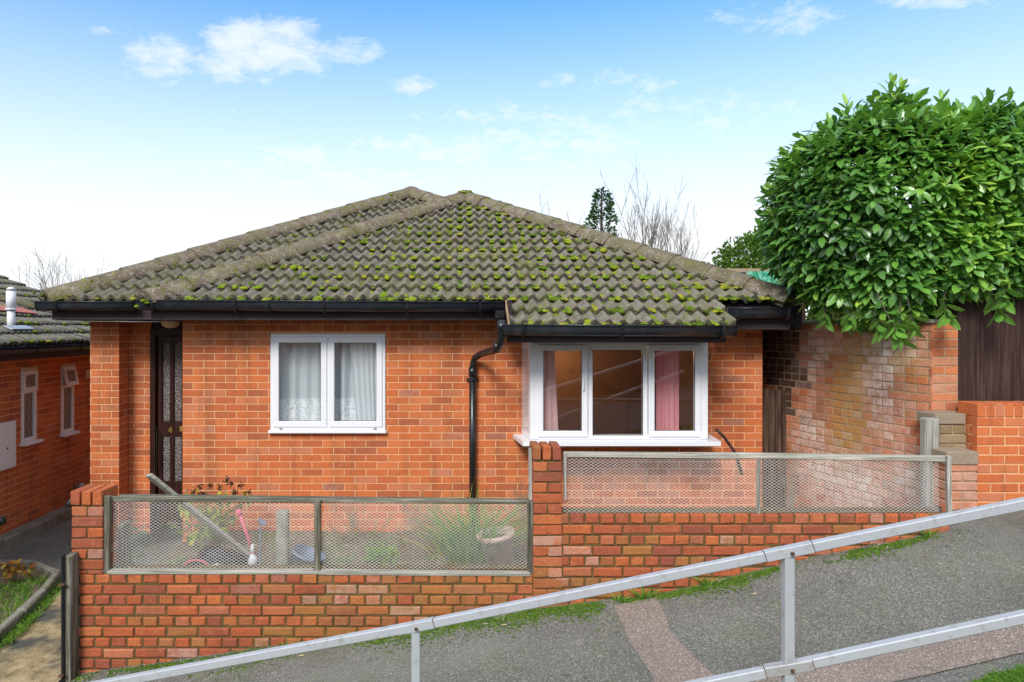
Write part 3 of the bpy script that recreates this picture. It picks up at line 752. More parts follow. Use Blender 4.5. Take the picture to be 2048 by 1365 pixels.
for i in range(60):
    q = O2+(apex2-O2)*(rnd()**2*.3 if i < 34 else ru(.9, 1))+Vector((ru(-.05, .08), ru(-.12, 0), ru(.03, .1))); ms.blob(q, ru(.012, .03), ru(.012, .03), ru(.01, .02), 2, .3, 3, (ru(0, 1), 0, 0))
ms.build('rear_moss', MAT['moss'], house, True, kind='stuff')

# fascia, soffit, gutters
GD = 1.75
def gutter(name, x0, x1, y, z, r=.057, brackets=(), mat='gutter_black', tilt=0.0, par=house):
    mb = MB(); K = 10; vs = []
    for (x, rr) in ((x0, r), (x1, r), (x1, r-.004), (x0, r-.004)):
        for k in range(K+1):
            a = math.pi*k/K
            vs.append((x, y-rr*math.cos(a), z-rr*GD*math.sin(a)+(tilt if x == x1 else 0)))
    n = K+1; fs = []
    for a, b in ((0, 1), (1, 2), (2, 3), (3, 0)):
        for k in range(K): fs.append((a*n+k, b*n+k, b*n+k+1, a*n+k+1))
    fs.append((0, n, 2*n, 3*n)); fs.append((K, n+K, 2*n+K, 3*n+K))
    mb.add(vs, fs)
    for x in (x0, x1):      # stop ends
        mb.add([(x, y-(r+.002)*math.cos(math.pi*k/K), z-(r+.002)*GD*math.sin(math.pi*k/K)+(tilt if x == x1 else 0)) for k in range(K+1)], [tuple(range(K+1))])
    mb.tube([(x0, y-r, z), (x1, y-r, z+tilt)], .005, 6)
    g = mb.build(name, MAT[mat], par, True)
    for bx in brackets:
        b = MB(); f = (bx-x0)/(x1-x0)
        for k in range(K):
            a, c = math.pi*k/K, math.pi*(k+1)/K; R_ = r+.008
            pts = [(y-rr*math.cos(q), z-rr*GD*math.sin(q)+tilt*f) for q in (a, c) for rr in (r-.006, R_)]
            for (xa, xb) in ((bx-.012, bx+.012),):
                b.add([(xa, *pts[0]), (xa, *pts[1]), (xa, *pts[3]), (xa, *pts[2]), (xb, *pts[0]), (xb, *pts[1]), (xb, *pts[3]), (xb, *pts[2])],
                      [(0, 1, 2, 3), (7, 6, 5, 4), (1, 5, 6, 2), (0, 3, 7, 4)])
        b.box(bx-.010, bx+.010, y-r-.012, y-r+.012, z+tilt*f-.006, z+tilt*f+.008)
        b.build('bracket', MAT['pipe_black'], g)
    return g
fy = E1+.04
gx = lambda px: X(px, E1-.03)
zg = Z(601, E1-.03)
gutter('gutter', gx(275), gx(1010), E1-.03, zg-.0, brackets=[gx(p) for p in (308, 472, 540, 650, 815, 960)], tilt=-.02)
gutter('gutter', gx(1452), gx(1588), E1-.03, Z(617, E1-.03), brackets=[gx(p) for p in (1478, 1572)])
gutter('gutter', X(75, E2-.03), X(272, E2-.03), E2-.03, Z(604, E2-.03), r=.054, brackets=[X(116, E2-.03)])
zb = OB.z-.018; yb = OB.y-.02
gutter('bay_gutter', X(1004, yb), X(1470, yb), yb, Z(650, yb), brackets=[X(p, yb) for p in (1045, 1243, 1443)], tilt=-.012)
F0 = Z(641, fy); byf = OB.y+.05
def board(nm, *bx_): m = MB(); m.box(*bx_, bev=.002); return m.build(nm, MAT['fascia'], house)
board('fascia', X(302, fy), X(1015, fy), fy, fy+.022, F0, zg)
board('fascia', X(1440, fy), X(1580, fy), fy, fy+.022, Z(660, fy), ze1-.015)
board('fascia', X(104, E2+.04), X(305, E2+.04), E2+.04, E2+.06, Z(640, E2+.04), Z(603, E2+.04))
board('fascia', X(302, fy), X(302, fy)+.022, fy+.022, E2+.5, F0, zg)
board('fascia', X(104, E2+.04), X(104, E2+.04)+.022, E2+.06, 12, Z(640, E2+.04), Z(603, E2+.04))
board('fascia', XR+.22, XR+.242, fy+.022, 12, Z(660, fy), ze1-.015)
board('bay_fascia', X(1014, byf), X(1452, byf), byf, byf+.022, Z(688, byf)+.01, zb+.005)
board('bay_cheek', X(1016, E1-.2), X(1016, E1-.2)+.02, byf+.024, fy+.02, F0-.1, ze1+.02)
board('bay_cheek', X(1452, byf)-.022, X(1452, byf), byf+.024, fy+.3, Z(688, byf)+.01, zb+.12)
board('soffit', X(310, fy), X(1010, fy), fy+.022, WY-.002, F0+.012, F0+.02); board('soffit', X(1016, byf), X(1448, byf), byf+.022, WY-.002, bz1+.045, bz1+.052)
board('soffit', X(1445, fy), XR+.22, fy+.022, WY-.002, Z(657, fy), Z(656, fy)); board('soffit', X(106, E2), XL+.2, E2+.06, 7.9, .072, .08)
board('soffit', XR+.002, XR+.22, WY, 12, Z(657, fy)+.001, Z(656, fy)+.001)
# verge of bay roof left edge
m = MB(); m.beam(Vector((rbx0-.006, OB.y+.01, OB.z+.01)), Vector((rbx0-.006, OB.y+2*g1*cP, OB.z+2*g1*sP+.01)), .014, .05); m.build('verge_strip', MAT['mortar_old'], house)
# downpipe
m = MB(); yp = WY-.06
a = P(1001, 652, yb); 
pts = [P(1003, 640, yb+.02), P(1003, 665, yb+.02), P(1001, 685, yb+.06), P(993, 700, yb+.12), P(962, 708, yp-.1), P(950, 716, yp-.03), P(946, 728, yp), P(945, 745, yp)]
m.tube(pts, .034, 14)
m.tube([P(945, 735, yp), P(945, 1075, yp)], .034, 16)
m.tube([P(945, 735, yp), P(945, 752, yp)], .041, 16); m.tube([P(1003, 645, yb+.02), P(1003, 662, yb+.02)], .042, 14); m.tube([P(997, 688, yb+.09), P(991, 701, yb+.13)], .040, 14)
dp = m.build('downpipe', MAT['pipe_black'], house, True)
for py in (760, 1000): m = MB(); c = P(945, py, yp); m.tube([c-UZ*.012, c+UZ*.012], .044, 14); m.box(c.x-.06, c.x+.06, c.y+.03, c.y+.055, c.z-.012, c.z+.012); m.build('pipe_clip', MAT['pipe_black'], dp)
m = MB(); c = P(1000, 628, E1-.03); m.box(c.x-.05, c.x+.05, c.y-.06, c.y+.05, c.z-.05, c.z+.03, bev=.01); m.tube([c, c-UZ*.1], .033, 12); m.build('outlet', MAT['pipe_black'], dp)

# curtains
def curtain(name, x0, x1, z0, z1, y, folds, amp, mat, label, cat, b0=None, b1=None, group=None):
    mb = MB(); nu, nv = folds*10, 14; vs = []
    b0 = x0 if b0 is None else b0; b1 = x1 if b1 is None else b1
    ph = rnd()*9
    for j in range(nv+1):
        t = j/nv
        for i in range(nu+1):
            s = i/nu; xa = x0+(x1-x0)*s; xb = b0+(b1-b0)*s
            xx = xa+(xb-xa)*t
            vs.append((xx+.006*math.sin(9*s+ph), y+amp*math.sin(s*folds*2*math.pi+1.2*math.sin(3*s+ph))+amp*.4*math.sin(5.3*s*folds+ph+t), z1+(z0-z1)*t))
    mb.add(vs, [(j*(nu+1)+i, j*(nu+1)+i+1, (j+1)*(nu+1)+i+1, (j+1)*(nu+1)+i) for j in range(nv) for i in range(nu)])
    return mb.build(name, MAT[mat], None, True, label, cat, group)
curtain('net_curtain', win1[0]-.03, win1[1]+.03, win1[2]+.04, win1[3]-.03, WY+.125, 9, .022, 'net', 'white net curtain with embroidered lace border behind the plain two-light window', 'curtain')
curtain('curtain', X(700, 7.2), X(768, 7.2), -1.10, -.08, WY+.085, 6, .012, 'curtain_white', 'gathered white curtain at the right edge of the two-light window', 'curtain', b0=X(716, 7.2))
curtain('curtain', X(1071, BY+.2), X(1105, BY+.2), bz0, bz1-.01, BY+.09, 4, .016, 'curtain_mauve', 'mauve pink curtain behind the left light of the bay window', 'curtain', b1=X(1114, BY+.2))
curtain('curtain', X(1306, BY+.2), X(1351, BY+.2), bz0, bz1-.01, BY+.09, 5, .016, 'curtain_pink', 'bright pink curtain behind the right light of the bay window', 'curtain')
# inside the bay room
tb = thing('dining_table', 'dark wooden dining table standing inside behind the bay window', 'table', (1.75, 8.3, -2.15))
m = MB(); m.box(1.2, 2.4, 8.0, 8.8, -1.45, -1.41, bev=.008); m.build('tabletop', MAT['table_wood'], tb)
for (a, b) in ((1.25, 8.05), (2.35, 8.05), (1.25, 8.75), (2.35, 8.75)):
    m = MB(); m.box(a-.03, a+.03, b-.03, b+.03, -2.15, -1.45); m.build('leg', MAT['table_wood'], tb)
lt = thing('ceiling_lamp', 'warm lit ceiling lamp inside the room behind the bay window', 'lamp', (1.42, 9.9, -.25))
m = MB(); m.tube([(1.42, 9.9, .04), (1.42, 9.9, -.14)], .006, 6); m.build('flex', MAT['white_plastic'], lt)
m = MB(); m.lathe(Vector((1.42, 9.9, -.25)), [(.12, 0), (.08, .08), (.03, .13)], 16); m.build('lamp_shade', MAT['cream'], lt, True)
ld = bpy.data.lights.new('bulb', 'POINT'); ld.energy = 12; ld.color = (1, .68, .38); ld.shadow_soft_size = .05
lo = bpy.data.objects.new('bulb', ld); COL.objects.link(lo); lo.parent = lt; lo.location = (0, 0, -.03)

# ================================================================== FRONT BOUNDARY WALL
BWY = 4.82
bx = lambda p: X(p, BWY); bz = lambda p: Z(p, BWY)
def bw_tf(p, z):
    h = z-hz(p.x)
    px = CX+F*p.x/p.y
    li = 0
    k = max(0, 1-abs(h-.12)/.38)
    mid = max(0, 1-abs(px-900)/620)
    if rnd() < k*(.18+.95*mid): li = ru(.4, 1)
    elif rnd() < .08*mid+.03: li = ru(.2, .6)
    wh = ru(.2, .55) if rnd() < .08 else 0
    return (rnd(), li, wh)
bwall = thing('boundary_wall', 'low stepped red brick front wall along the sloping pavement', 'wall', (bx(600), BWY+.1, -2.6))
m = MB(); s1x0, s1x1, s1t = bx(143), bx(1066), bz(1150)
args = dict(bond='E', joint=.012, depth=.05, cham=.008, jit=.0045, recess=.010, tf=bw_tf)
brickwork(m, (s1x0, BWY, 0), UX, s1x1-s1x0, -2.95, s1t, phase=.0, **args)
m.box(s1x0+.012, s1x1, BWY+.012, BWY+.215, -2.95, s1t-.004, mi=1)
brickwork(m, (s1x0+.003, BWY+.22, 0), -UY, .168, -2.95, s1t, **args)
m.build('lower_section', [MAT['old_brick'], MAT['mortar_dark']], bwall)
m = MB(); s2x0, s2x1, s2t = bx(1066), bx(1898), bz(1030)
args2 = dict(args); args2['bl'] = .212
brickwork(m, (s2x0+.002, BWY, 0), UX, s2x1-s2x0, -2.6, s2t, **args2)
m.box(s2x0, s2x1-.004, BWY+.012, BWY+.215, -2.6, s2t-.004, mi=1)
brickwork(m, (s2x1, BWY, 0), Vector((.36, .48, 0)), .56, -2.3, bz(1045), **args2)
m.build('upper_section', [MAT['old_brick'], MAT['mortar_dark']], bwall)
m = MB(); pier(m, bx(143), bx(206), BWY-.003, BWY+.22, s1t+.004, bz(983), bw_tf, .0025); m.build('end_pier', [MAT['old_brick'], MAT['mortar_dark']], bwall)
m = MB(); pier(m, bx(1067), bx(1124), BWY-.004, BWY+.22, s1t-.3, bz(893), bw_tf, .0025); m.build('step_pier', [MAT['old_brick'], MAT['mortar_dark']], bwall)
# right-hand end piers
rp = thing('gate_pier', 'short brick pier with buff bricks at the right end of the mesh fence', 'pier', (X(1925, 5.3), 5.4, -1.6))
m = MB(); pier(m, X(1896, 5.3), X(1956, 5.3), 5.3, 5.52, -1.7, Z(905, 5.3), lambda p, z: (ru(.5, 1), 0, .15), .001, cap=False); m.build('brickwork', [MAT['worn_brick'], MAT['mortar_old']], rp)
m = MB(); m.box(X(1893, 5.29), X(1958, 5.29), 5.29, 5.53, Z(933, 5.29)+.01, Z(905, 5.29)+.003, bev=.006, jit=.003); m.build('coping', MAT['grey_brick'], rp)
gp = thing('stepped_pier', 'grey lichened brick pier stepping down beside the silver timber post', 'pier', (X(1907, 5.55), 5.65, -1.6))
m = MB(); pier(m, X(1880, 5.54), X(1934, 5.54), 5.54, 5.74, -1.7, Z(850, 5.54), lambda p, z: (rnd(), .4, 0), .002, cap=False); m.build('brickwork', [MAT['grey_brick'], MAT['mortar_old']], gp)
m = MB(); m.box(X(1869, 5.53), X(1932, 5.53), 5.53, 5.75, Z(849, 5.53), Z(828, 5.53), bev=.006, jit=.004); m.build('coping', MAT['grey_brick'], gp)
m = MB(); m.box(X(1852, 5.46), X(1880, 5.46), 5.46, 5.53, -2.1, Z(838, 5.46), bev=.008, jit=.004); m.build('timber_post', MAT['silver_post'], None, label='silvery weathered timber post with a knot beside the grey stepped pier', cat='post')

# side garden wall
sw = thing('garden_wall', 'weathered tall brick side wall with white salt stains and yellow algae under the laurel', 'wall', (3.75, 6.6, -2.2))
SA = Vector((X(1864, 5.72), 5.72, 0)); SD = Vector((-.267, 1, 0)).normalized()
def sw_tf(p, z):
    d = (p-SA).dot(SD)
    px = CX+F*p.x/p.y; py = CY-F*p.z/p.y
    def g(cx, cy, rx, ry): return math.exp(-(((px-cx)/rx)**2+((py-cy)/ry)**2))
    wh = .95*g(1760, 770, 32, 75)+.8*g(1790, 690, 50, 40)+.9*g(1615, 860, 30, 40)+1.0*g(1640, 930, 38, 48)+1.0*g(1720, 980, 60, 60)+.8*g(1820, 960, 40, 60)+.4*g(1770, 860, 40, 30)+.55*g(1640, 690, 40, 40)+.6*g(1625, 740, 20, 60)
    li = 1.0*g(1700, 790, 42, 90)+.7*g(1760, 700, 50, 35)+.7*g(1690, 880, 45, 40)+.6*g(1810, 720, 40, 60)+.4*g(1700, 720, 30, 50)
    grime_shade = g(1560, 700, 38, 110)  # bricks darken towards the passage: grime and passage shade put into the colour
    return (max(0, ru(.1, 1)-1.5*grime_shade) if grime_shade > .12 else ru(.12, 1), min(1, max(0, li+ru(-.12, .12))), min(1, max(0, .78*wh+ru(-.2, .12))))
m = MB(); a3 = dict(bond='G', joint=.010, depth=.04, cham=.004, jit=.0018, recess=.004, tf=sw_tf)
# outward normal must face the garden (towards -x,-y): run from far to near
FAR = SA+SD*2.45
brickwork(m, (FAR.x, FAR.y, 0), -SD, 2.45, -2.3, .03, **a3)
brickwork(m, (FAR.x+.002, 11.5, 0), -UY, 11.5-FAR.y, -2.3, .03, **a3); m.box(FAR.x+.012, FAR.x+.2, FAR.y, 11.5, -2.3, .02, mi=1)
NN = Vector((SD.y, -SD.x, 0))
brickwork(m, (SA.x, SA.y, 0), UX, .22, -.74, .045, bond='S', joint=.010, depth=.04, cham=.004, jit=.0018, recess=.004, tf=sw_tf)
brickwork(m, (SA.x, SA.y, 0), UX, .22, -2.2, -.74, bond='S', joint=.010, depth=.04, cham=.004, jit=.0018, recess=.004, tf=lambda p, z: (rnd(), .3, .5))
c = (SA+FAR)/2+NN*.13; m.obox(c+UZ*-1.14, SD, NN, UZ, 2.35, .2, 2.3, mi=1)
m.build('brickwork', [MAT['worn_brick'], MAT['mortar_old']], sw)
m = MB(); c = (SA+FAR)/2+NN*.11; m.obox(c+UZ*.05, SD, NN, UZ, 2.5, .27, .035, (.6, .6, 0), 0, .006, .002); m.build('coping', MAT['concrete'], sw)

# right-hand brick wall and boarded fence
rw = thing('retaining_wall', 'orange brick wall with a soldier course top below the dark boarded fence', 'wall', (X(2300, 5.45), 5.5, -1.6))
m = MB(); L = 4.0; wx = X(1955, 5.45); wt = Z(835, 5.45)
rtf = lambda p, z: (ru(.35, 1), 0, 0)
brickwork(m, (wx, 5.45, 0), UX, L, -1.75, wt-.006, bond='S', joint=.010, depth=.05, cham=.004, jit=.0015, recess=.004, tf=rtf)
m.box(wx+.006, wx+L, 5.455, 5.66, -1.75, Z(812, 5.45), mi=1)
k = 0; xx = wx
while xx < wx+L:
    m.box(xx, xx+.065, 5.447, 5.665, wt+.002, Z(808, 5.45), (ru(.4, 1), 0, 0), 0, .004, .0015); xx += .075
brickwork(m, (wx+.003, 5.66, 0), -UY, .158, -1.75, wt, tf=rtf, cham=.004)
m.build('brickwork', [MAT['house_brick'], MAT['mortar']], rw)
bf = thing('boarded_fence', 'tall dark brown fence of overlapping vertical boards above the orange brick wall', 'fence', (X(2300, 5.8), 5.8, -1.4))
m = MB(); FY = 5.74; xx = X(1917, FY); bwid = .142; i = 0
fz = lambda x: Z(440, FY)
while xx < X(1917, FY)+5:
    low = Z(905, FY) if i == 0 else Z(803, FY)
    y_ = FY+(0 if i % 1 else 0)
    c = Vector((xx+bwid/2, y_, (low+fz(xx))/2)); ang = .09
    U_ = Vector((math.cos(ang), -math.sin(ang), 0)); W_ = Vector((math.sin(ang), math.cos(ang), 0))
    m.obox(c, U_, W_, UZ, bwid+.012, .018, fz(xx)-low+ru(-.01, .01), (rnd(), 0, 0), 0, .004)
    xx += bwid; i += 1
m.build('boards', MAT['fence_dark'], bf)
for zz_ in (-.3, .5): m = MB(); m.box(X(1917, FY), X(1917, FY)+5, FY+.03, FY+.08, zz_-.04, zz_+.04); m.build('rail', MAT['fence_dark'], bf)
m = MB(); m.box(X(1919, FY), X(1919, FY)+.09, FY+.03, FY+.12, -1.6, .8); m.build('post', MAT['fence_dark'], bf)

# side gate in passage
sg = thing('side_gate', 'weathered brown timber gate closing the narrow passage beside the bungalow', 'gate', (3.42, 7.35, -2.1))
m = MB(); gxa, gxb = X(1527, 7.35), X(1590, 7.35); nbd = 5; wd = (gxb-gxa)/nbd
for i in range(nbd): m.box(gxa+i*wd, gxa+(i+1)*wd-.006, 7.35+ru(0, .006), 7.372, -2.1, Z(779+i*1.0, 7.35)+ru(-.006, .006), (rnd(), 0, 0), 0, .003)
m.build('boards', MAT['gate_wood'], sg)
for zz_ in (-.9, -1.9): m = MB(); m.box(gxa, gxb, 7.375, 7.42, zz_, zz_+.1); m.build('rail', MAT['gate_wood'], sg)
# passage beyond: a dark rear lean-to wall closes the view
m = MB()
for i in range(5): m.box(XR+.004+i*.11, XR+.004+i*.11+.104, 7.78, 7.80, -2.2, .06, (rnd(), 0, 0), 0, .003); ob = m.build('passage_door', MAT['fence_dark'], None, label='dark boarded screen deep inside the passage beside the bungalow', cat='screen')

# ================================================================== MESH FENCES
def expanded(mb, x0, x1, z0, z1, y, pw=.0340, ph=.0212, wst=.0022, th=.0012):
    nx = int((x1-x0)/pw); nz = int((z1-z0)/ph); 
    def wob(x, z): return .006*noise.noise(Vector((x*1.7, z*4, 1)))
    for j in range(nz*2):
        za = z0+j*ph/2; zb_ = za+ph/2
        for i in range(nx*2):
            if (i+j) % 2 == 0: pa, pb = (x0+i*pw/2, za), (x0+(i+1)*pw/2, zb_)
            else: pa, pb = (x0+i*pw/2, zb_), (x0+(i+1)*pw/2, za)
            ya, yb_ = y+wob(*pa), y+wob(*pb)
            dx, dz = pb[0]-pa[0], pb[1]-pa[1]; L = math.hypot(dx, dz); nx_, nz_ = -dz/L*wst/2, dx/L*wst/2
            mb.add([(pa[0]-nx_, ya, pa[1]-nz_), (pa[0]+nx_, ya+th*.5, pa[1]+nz_), (pb[0]+nx_, yb_+th*.5, pb[1]+nz_), (pb[0]-nx_, yb_, pb[1]-nz_),
                    (pa[0]-nx_, ya+th, pa[1]-nz_), (pb[0]-nx_, yb_+th, pb[1]-nz_)], [(0, 3, 2, 1), (4, 5, 3, 0), (1, 2, 5, 4)])
fl = thing('mesh_fence', 'lower and longer grey timber fence panel filled with metal mesh on the front wall', 'fence', (bx(640), BWY+.06, s1t), 'mesh panels on the front wall')
yf0 = BWY+.045
m = MB(); expanded(m, bx(218), bx(1056), bz(1143), bz(1003), yf0+.006); m.build('wire_mesh', MAT['mesh_metal'], fl)
m = MB(); m.beam(P(212, 998, yf0+.03), P(640, 1001, yf0+.03), .06, .030, jit=.002, bev=.004); m.beam(P(240, 993, yf0+.045), P(1066, 1002, yf0+.045), .05, .022, (.8, 0, 0), jit=.002, bev=.004)
m.beam(P(640, 1001, yf0+.028), P(1068, 1004, yf0+.028), .055, .024, (.2, 0, 0), bev=.004); m.build('top_rail', MAT['weathered_h'], fl)
m = MB(); m.beam(P(218, 1143, yf0-.02), P(640, 1144, yf0-.02), .06, .026, bev=.004, jit=.002); m.beam(P(640, 1144, yf0-.02), P(1060, 1147, yf0-.02), .06, .024, bev=.004, jit=.002); m.build('bottom_rail', MAT['pale_h'], fl)
for (pa, pb, w_) in (((214, 992), (213, 1147), .052), ((636, 1000), (634, 1144), .045), ((1060, 1003), (1062, 1147), .042)):
    m = MB(); m.beam(P(*pa, yf0-.015), P(*pb, yf0-.015), .035, w_, (rnd(), 0, 0), up=UX, bev=.004, jit=.003); m.build('upright', MAT['weathered_v'], fl)
m = MB(); m.beam(P(1060, 897, yf0+.05), P(1061, 1000, yf0+.05), .05, .022, up=UX, bev=.003, jit=.002); m.build('batten', MAT['silver_post'], fl)
fu = thing('mesh_fence', 'upper pale timber fence panel filled with metal mesh right of the middle pier', 'fence', (bx(1510), BWY+.06, s2t), 'mesh panels on the front wall')
m = MB(); expanded(m, bx(1127), bx(1894), bz(1029), bz(912), yf0+.006); m.build('wire_mesh', MAT['mesh_metal'], fu)
m = MB(); m.beam(P(1127, 909, yf0+.02), P(1472, 912, yf0+.02), .05, .036, (.3, 0, 0), bev=.004, jit=.002); m.beam(P(1473, 911, yf0+.02), P(1900, 918, yf0+.02), .05, .036, (0, 0, 0), bev=.004, jit=.002); m.build('top_rail', MAT['pale_h'], fu)
for (pa, pb, w_) in (((1130, 906), (1131, 1000), .02), ((1517, 915), (1516, 1032), .02), ((1896, 912), (1898, 1030), .03)):
    m = MB(); m.beam(P(*pa, yf0-.008), P(*pb, yf0-.008), .03, w_, (0, 0, 0), up=UX, bev=.003, jit=.002); m.build('upright', MAT['silver_post'], fu)
m = MB(); m.beam(P(1131, 1027, yf0+.02), P(1890, 1027, yf0+.02), .03, .008, (.8, 0, 0)); m.build('bottom_rail', MAT['weathered_h'], fu)

# ================================================================== HAND RAILING
rail = thing('railing', 'pale blue-grey galvanised two-bar handrail climbing along the sloping pavement', 'railing', (X(1575, 2.95), 2.95, hz(X(1575, 2.95), 2.95)))
def RP(px, py, Y): return P(px, py, Y)
s = .041
top = [RP(-420, 1487, 3.95), RP(110, 1387, 3.62), RP(832, 1253, 3.30), RP(1577, 1103, 2.92), RP(2120, 993, 2.72), RP(2900, 826, 2.5)]
rails = [('top_rail', top)]
low = [RP(832, 1486, 3.30), RP(1577, 1335, 2.92), RP(2120, 1218, 2.72), RP(2900, 1040, 2.5)]
m = MB()
for i in range(len(top)-1): m.beam(top[i], top[i+1], s, s, bev=.004)
m.build('top_rail', MAT['galv'], rail)
m = MB()
for i in range(len(low)-1): m.beam(low[i], low[i+1], s, s, bev=.004)
lowo = m.build('lower_rail', MAT['galv'], rail)
for (a, b) in ((top[2], low[0]), (top[3], low[1]), (top[1], None)):
    m = MB(); g_ = hz(a.x, a.y)-.1
    ya = a.y+.004
    m.box(a.x-.021, a.x+.021, ya-.021, ya+.021, min(g_, a.z-.9), a.z-.018, bev=.004); m.build('post', MAT['galv'], rail)
    d0 = (top[3]-top[2]).normalized()
    for c, nm in ((a, 0), (b, 1)):
        if c is None: continue
        m = MB(); m.obox(c, d0, d0.cross(UZ).normalized(), d0.cross(UZ).normalized().cross(d0), .20, s+.0025, s+.0025, bev=.003); br = m.build('splice', MAT['galv'] if nm == 0 else MAT['galv_worn'], rail)
        q = c-UY*(.029)+UX*.002
        m = MB(); m.tube([q, q-UY*.008], .008, 8); m.build('bolt', MAT['rust'], br)
        for sg_ in (-1, 1): m = MB(); m.obox(c+d0*.098*sg_, d0, d0.cross(UZ).normalized(), d0.cross(UZ).normalized().cross(d0), .003, s+.004, s+.004); m.build('seam', MAT['rust'], br)

# ================================================================== VEGETATION helpers
def leaf(mb, p, d, n, L, W, tint, fold=.18, curl=.12):
    d = d.normalized(); s = d.cross(n)
    if s.length < 1e-3: s = d.orthogonal()
    s.normalize(); n = s.cross(d).normalized()
    prof = ((0, .08), (.22, .75), (.5, 1), (.78, .72), (1, 0))
    vs = []
    for (t, w) in prof:
        c = p+d*(L*t)-n*(curl*L*t*t)
        if w == 0: vs.append(c)
        else: vs += [c-s*W*w*.5+n*fold*W*w*.5, c, c+s*W*w*.5+n*fold*W*w*.5]
    fs = []
    for k in range(3):
        a = k*3; b = a+3
        fs += [(a, a+1, b+1, b), (a+1, a+2, b+2, b+1)]
    fs += [(9, 10, 12), (10, 11, 12)]
    mb.add(vs, fs, tint)
def sprig(mb, p, d, n, L, W, tint):
    s = d.cross(n).normalized(); mb.add([p, p+d*L*.5+s*W*.5, p+d*L, p+d*L*.5-s*W*.5], [(0, 1, 2, 3)], tint)
def rdir():
    while True:
        v = Vector((ru(-1, 1), ru(-1, 1), ru(-1, 1)))
        if .05 < v.length < 1: return v.normalized()

# laurel
lr = thing('laurel_hedge', 'large glossy cherry laurel bush overhanging the side wall and boarded fence', 'bush', (4.3, 6.6, -1.3))
EL = []
for (px, py, Y, rx, ry, rz) in ((1742, 428, 6.45, .96, .95, .90), (1905, 410, 6.4, .95, .95, .82), (2080, 385, 6.45, .95, .9, .76), (2300, 390, 6.5, 1.0, .9, .75),
                                (1745, 545, 6.35, .62, .75, .47), (1880, 520, 6.2, .72, .75, .47), (1785, 245, 6.4, .22, .22, .26), (1975, 560, 6.0, .26, .3, .17), (1790, 615, 6.0, .24, .25, .14), (1632, 440, 6.5, .36, .5, .5)):
    EL.append((P(px, py, Y), Vector((rx-.06, ry-.04, rz-.05))))
def inside_el(p, k, sc=.93):
    for i, (c, r) in enumerate(EL):
        if i == k: continue
        q = p-c
        if (q.x/r.x)**2+(q.y/r.y)**2+(q.z/r.z)**2 < sc*sc: return True
    return False
m = MB(); tw = MB()
for layer, (sc, dens) in enumerate(((1.0, 215), (.90, 140), (.76, 60))):
    for k, (c, r) in enumerate(EL):
        area = 4*math.pi*((r.x*r.y+r.y*r.z+r.x*r.z)/3)
        for _ in range(int(area*dens)):
            q = rdir(); 
            if q.y > .45: continue
            off = sc*(1+.10*noise.noise(q*2.3+c))*ru(.95, 1.03)
            p = c+Vector((q.x*r.x, q.y*r.y, q.z*r.z))*off
            if inside_el(p, k, .90*sc): continue
            if k != 6: p.z = min(p.z, 1.90+.07*noise.noise(p*2.0)-.25*max(0, 3.75-p.x))
            if layer == 0 and noise.noise(p*2.6+Vector((9, 1, 4))) < -.36: continue
            nrm = Vector((q.x/r.x, q.y/r.y, q.z/r.z)).normalized()
            ax = (nrm*1.0+Vector((0, 0, .45))+rdir()*.45).normalized()
            a0 = ax.orthogonal().normalized(); b0 = ax.cross(a0)
            shade = min(1, max(0, .42+.9*noise.noise(p*1.3)+ru(-.15, .15)))
            nl = random.randint(5, 8); ph = rnd()*6.28
            for i in range(nl):
                a = ph+i*2.4; op = ru(.75, 1.4) if i < nl-1 else .35
                d = (ax*math.cos(op)+(a0*math.cos(a)+b0*math.sin(a))*math.sin(op))
                d = (d+Vector((0, 0, -.38))).normalized()
                L = ru(.08, .155); young = 1 if (op < .7 and rnd() < .6) else 0
                nn = (ax+Vector((0, 0, .6))+rdir()*.25).normalized()
                leaf(m, p+ax*(.015*i-.04)+d*.02, d, nn, L, L*ru(.40, .48), (min(1, shade*.62+.08+.28*young+ru(-.08, .12)), 0, 0), ru(.1, .3), ru(.05, .3))
            if layer == 0 and rnd() < .5: tw.tube([p-nrm*.35, p+ax*.06], [.007, .003], 4)
# upright top shoot and hanging sprays
def spray(p, ax, n, L0, tt=.8):
    a0 = ax.orthogonal().normalized(); b0 = ax.cross(a0)
    tw.tube([p-ax*.25, p+ax*.02*n], .005, 5)
    for i in range(n):
        a = i*2.4; op = .95-.6*i/n
        d = ax*math.cos(op)+(a0*math.cos(a)+b0*math.sin(a))*math.sin(op)
        leaf(m, p+ax*(.022*i), d, (ax+rdir()*.3), L0*ru(.85, 1.1), L0*.38, (tt+ru(-.15, .15), 0, 0))
for (px, py, Y, ax) in ((1780, 205, 6.3, (0, -.1, 1)), (1787, 215, 6.25, (.2, -.2, 1)), (1700, 250, 6.1, (-.3, -.2, 1)), (1960, 232, 6.3, (.3, -.1, 1)), (1880, 240, 6.2, (0, -.1, 1)), (1575, 400, 6.4, (-.8, 0, .6)), (1572, 440, 6.4, (-.9, -.1, .3))):
    spray(P(px, py, Y), Vector(ax).normalized(), 9, .12)
for (px, py, Y) in ((1800, 630, 5.6), (1780, 640, 5.55), (1820, 622, 5.6), (1700, 615, 6.0), (1650, 610, 6.2), (1985, 590, 5.55), (2010, 570, 5.5), (1890, 600, 5.6), (1750, 630, 5.8)):
    spray(P(px, py, Y), Vector((ru(-.4, .2), -.45, -.75)).normalized(), 9, .16, .55)
m.build('foliage', MAT['laurel'], lr)
for i in range(7):
    c, r = EL[i % 5]; b = Vector((4.35+ru(-.15, .15), 6.6+ru(-.1, .1), -1.35)); mid = Vector((4.3+ru(-.2, .2), 6.6, -.3))
    tw.tube([b, mid, (mid+c)/2+rdir()*.1, c, c+rdir()*.4], [.05, .04, .03, .02, .006], 7)
tw.build('branches', MAT['bark'], lr)
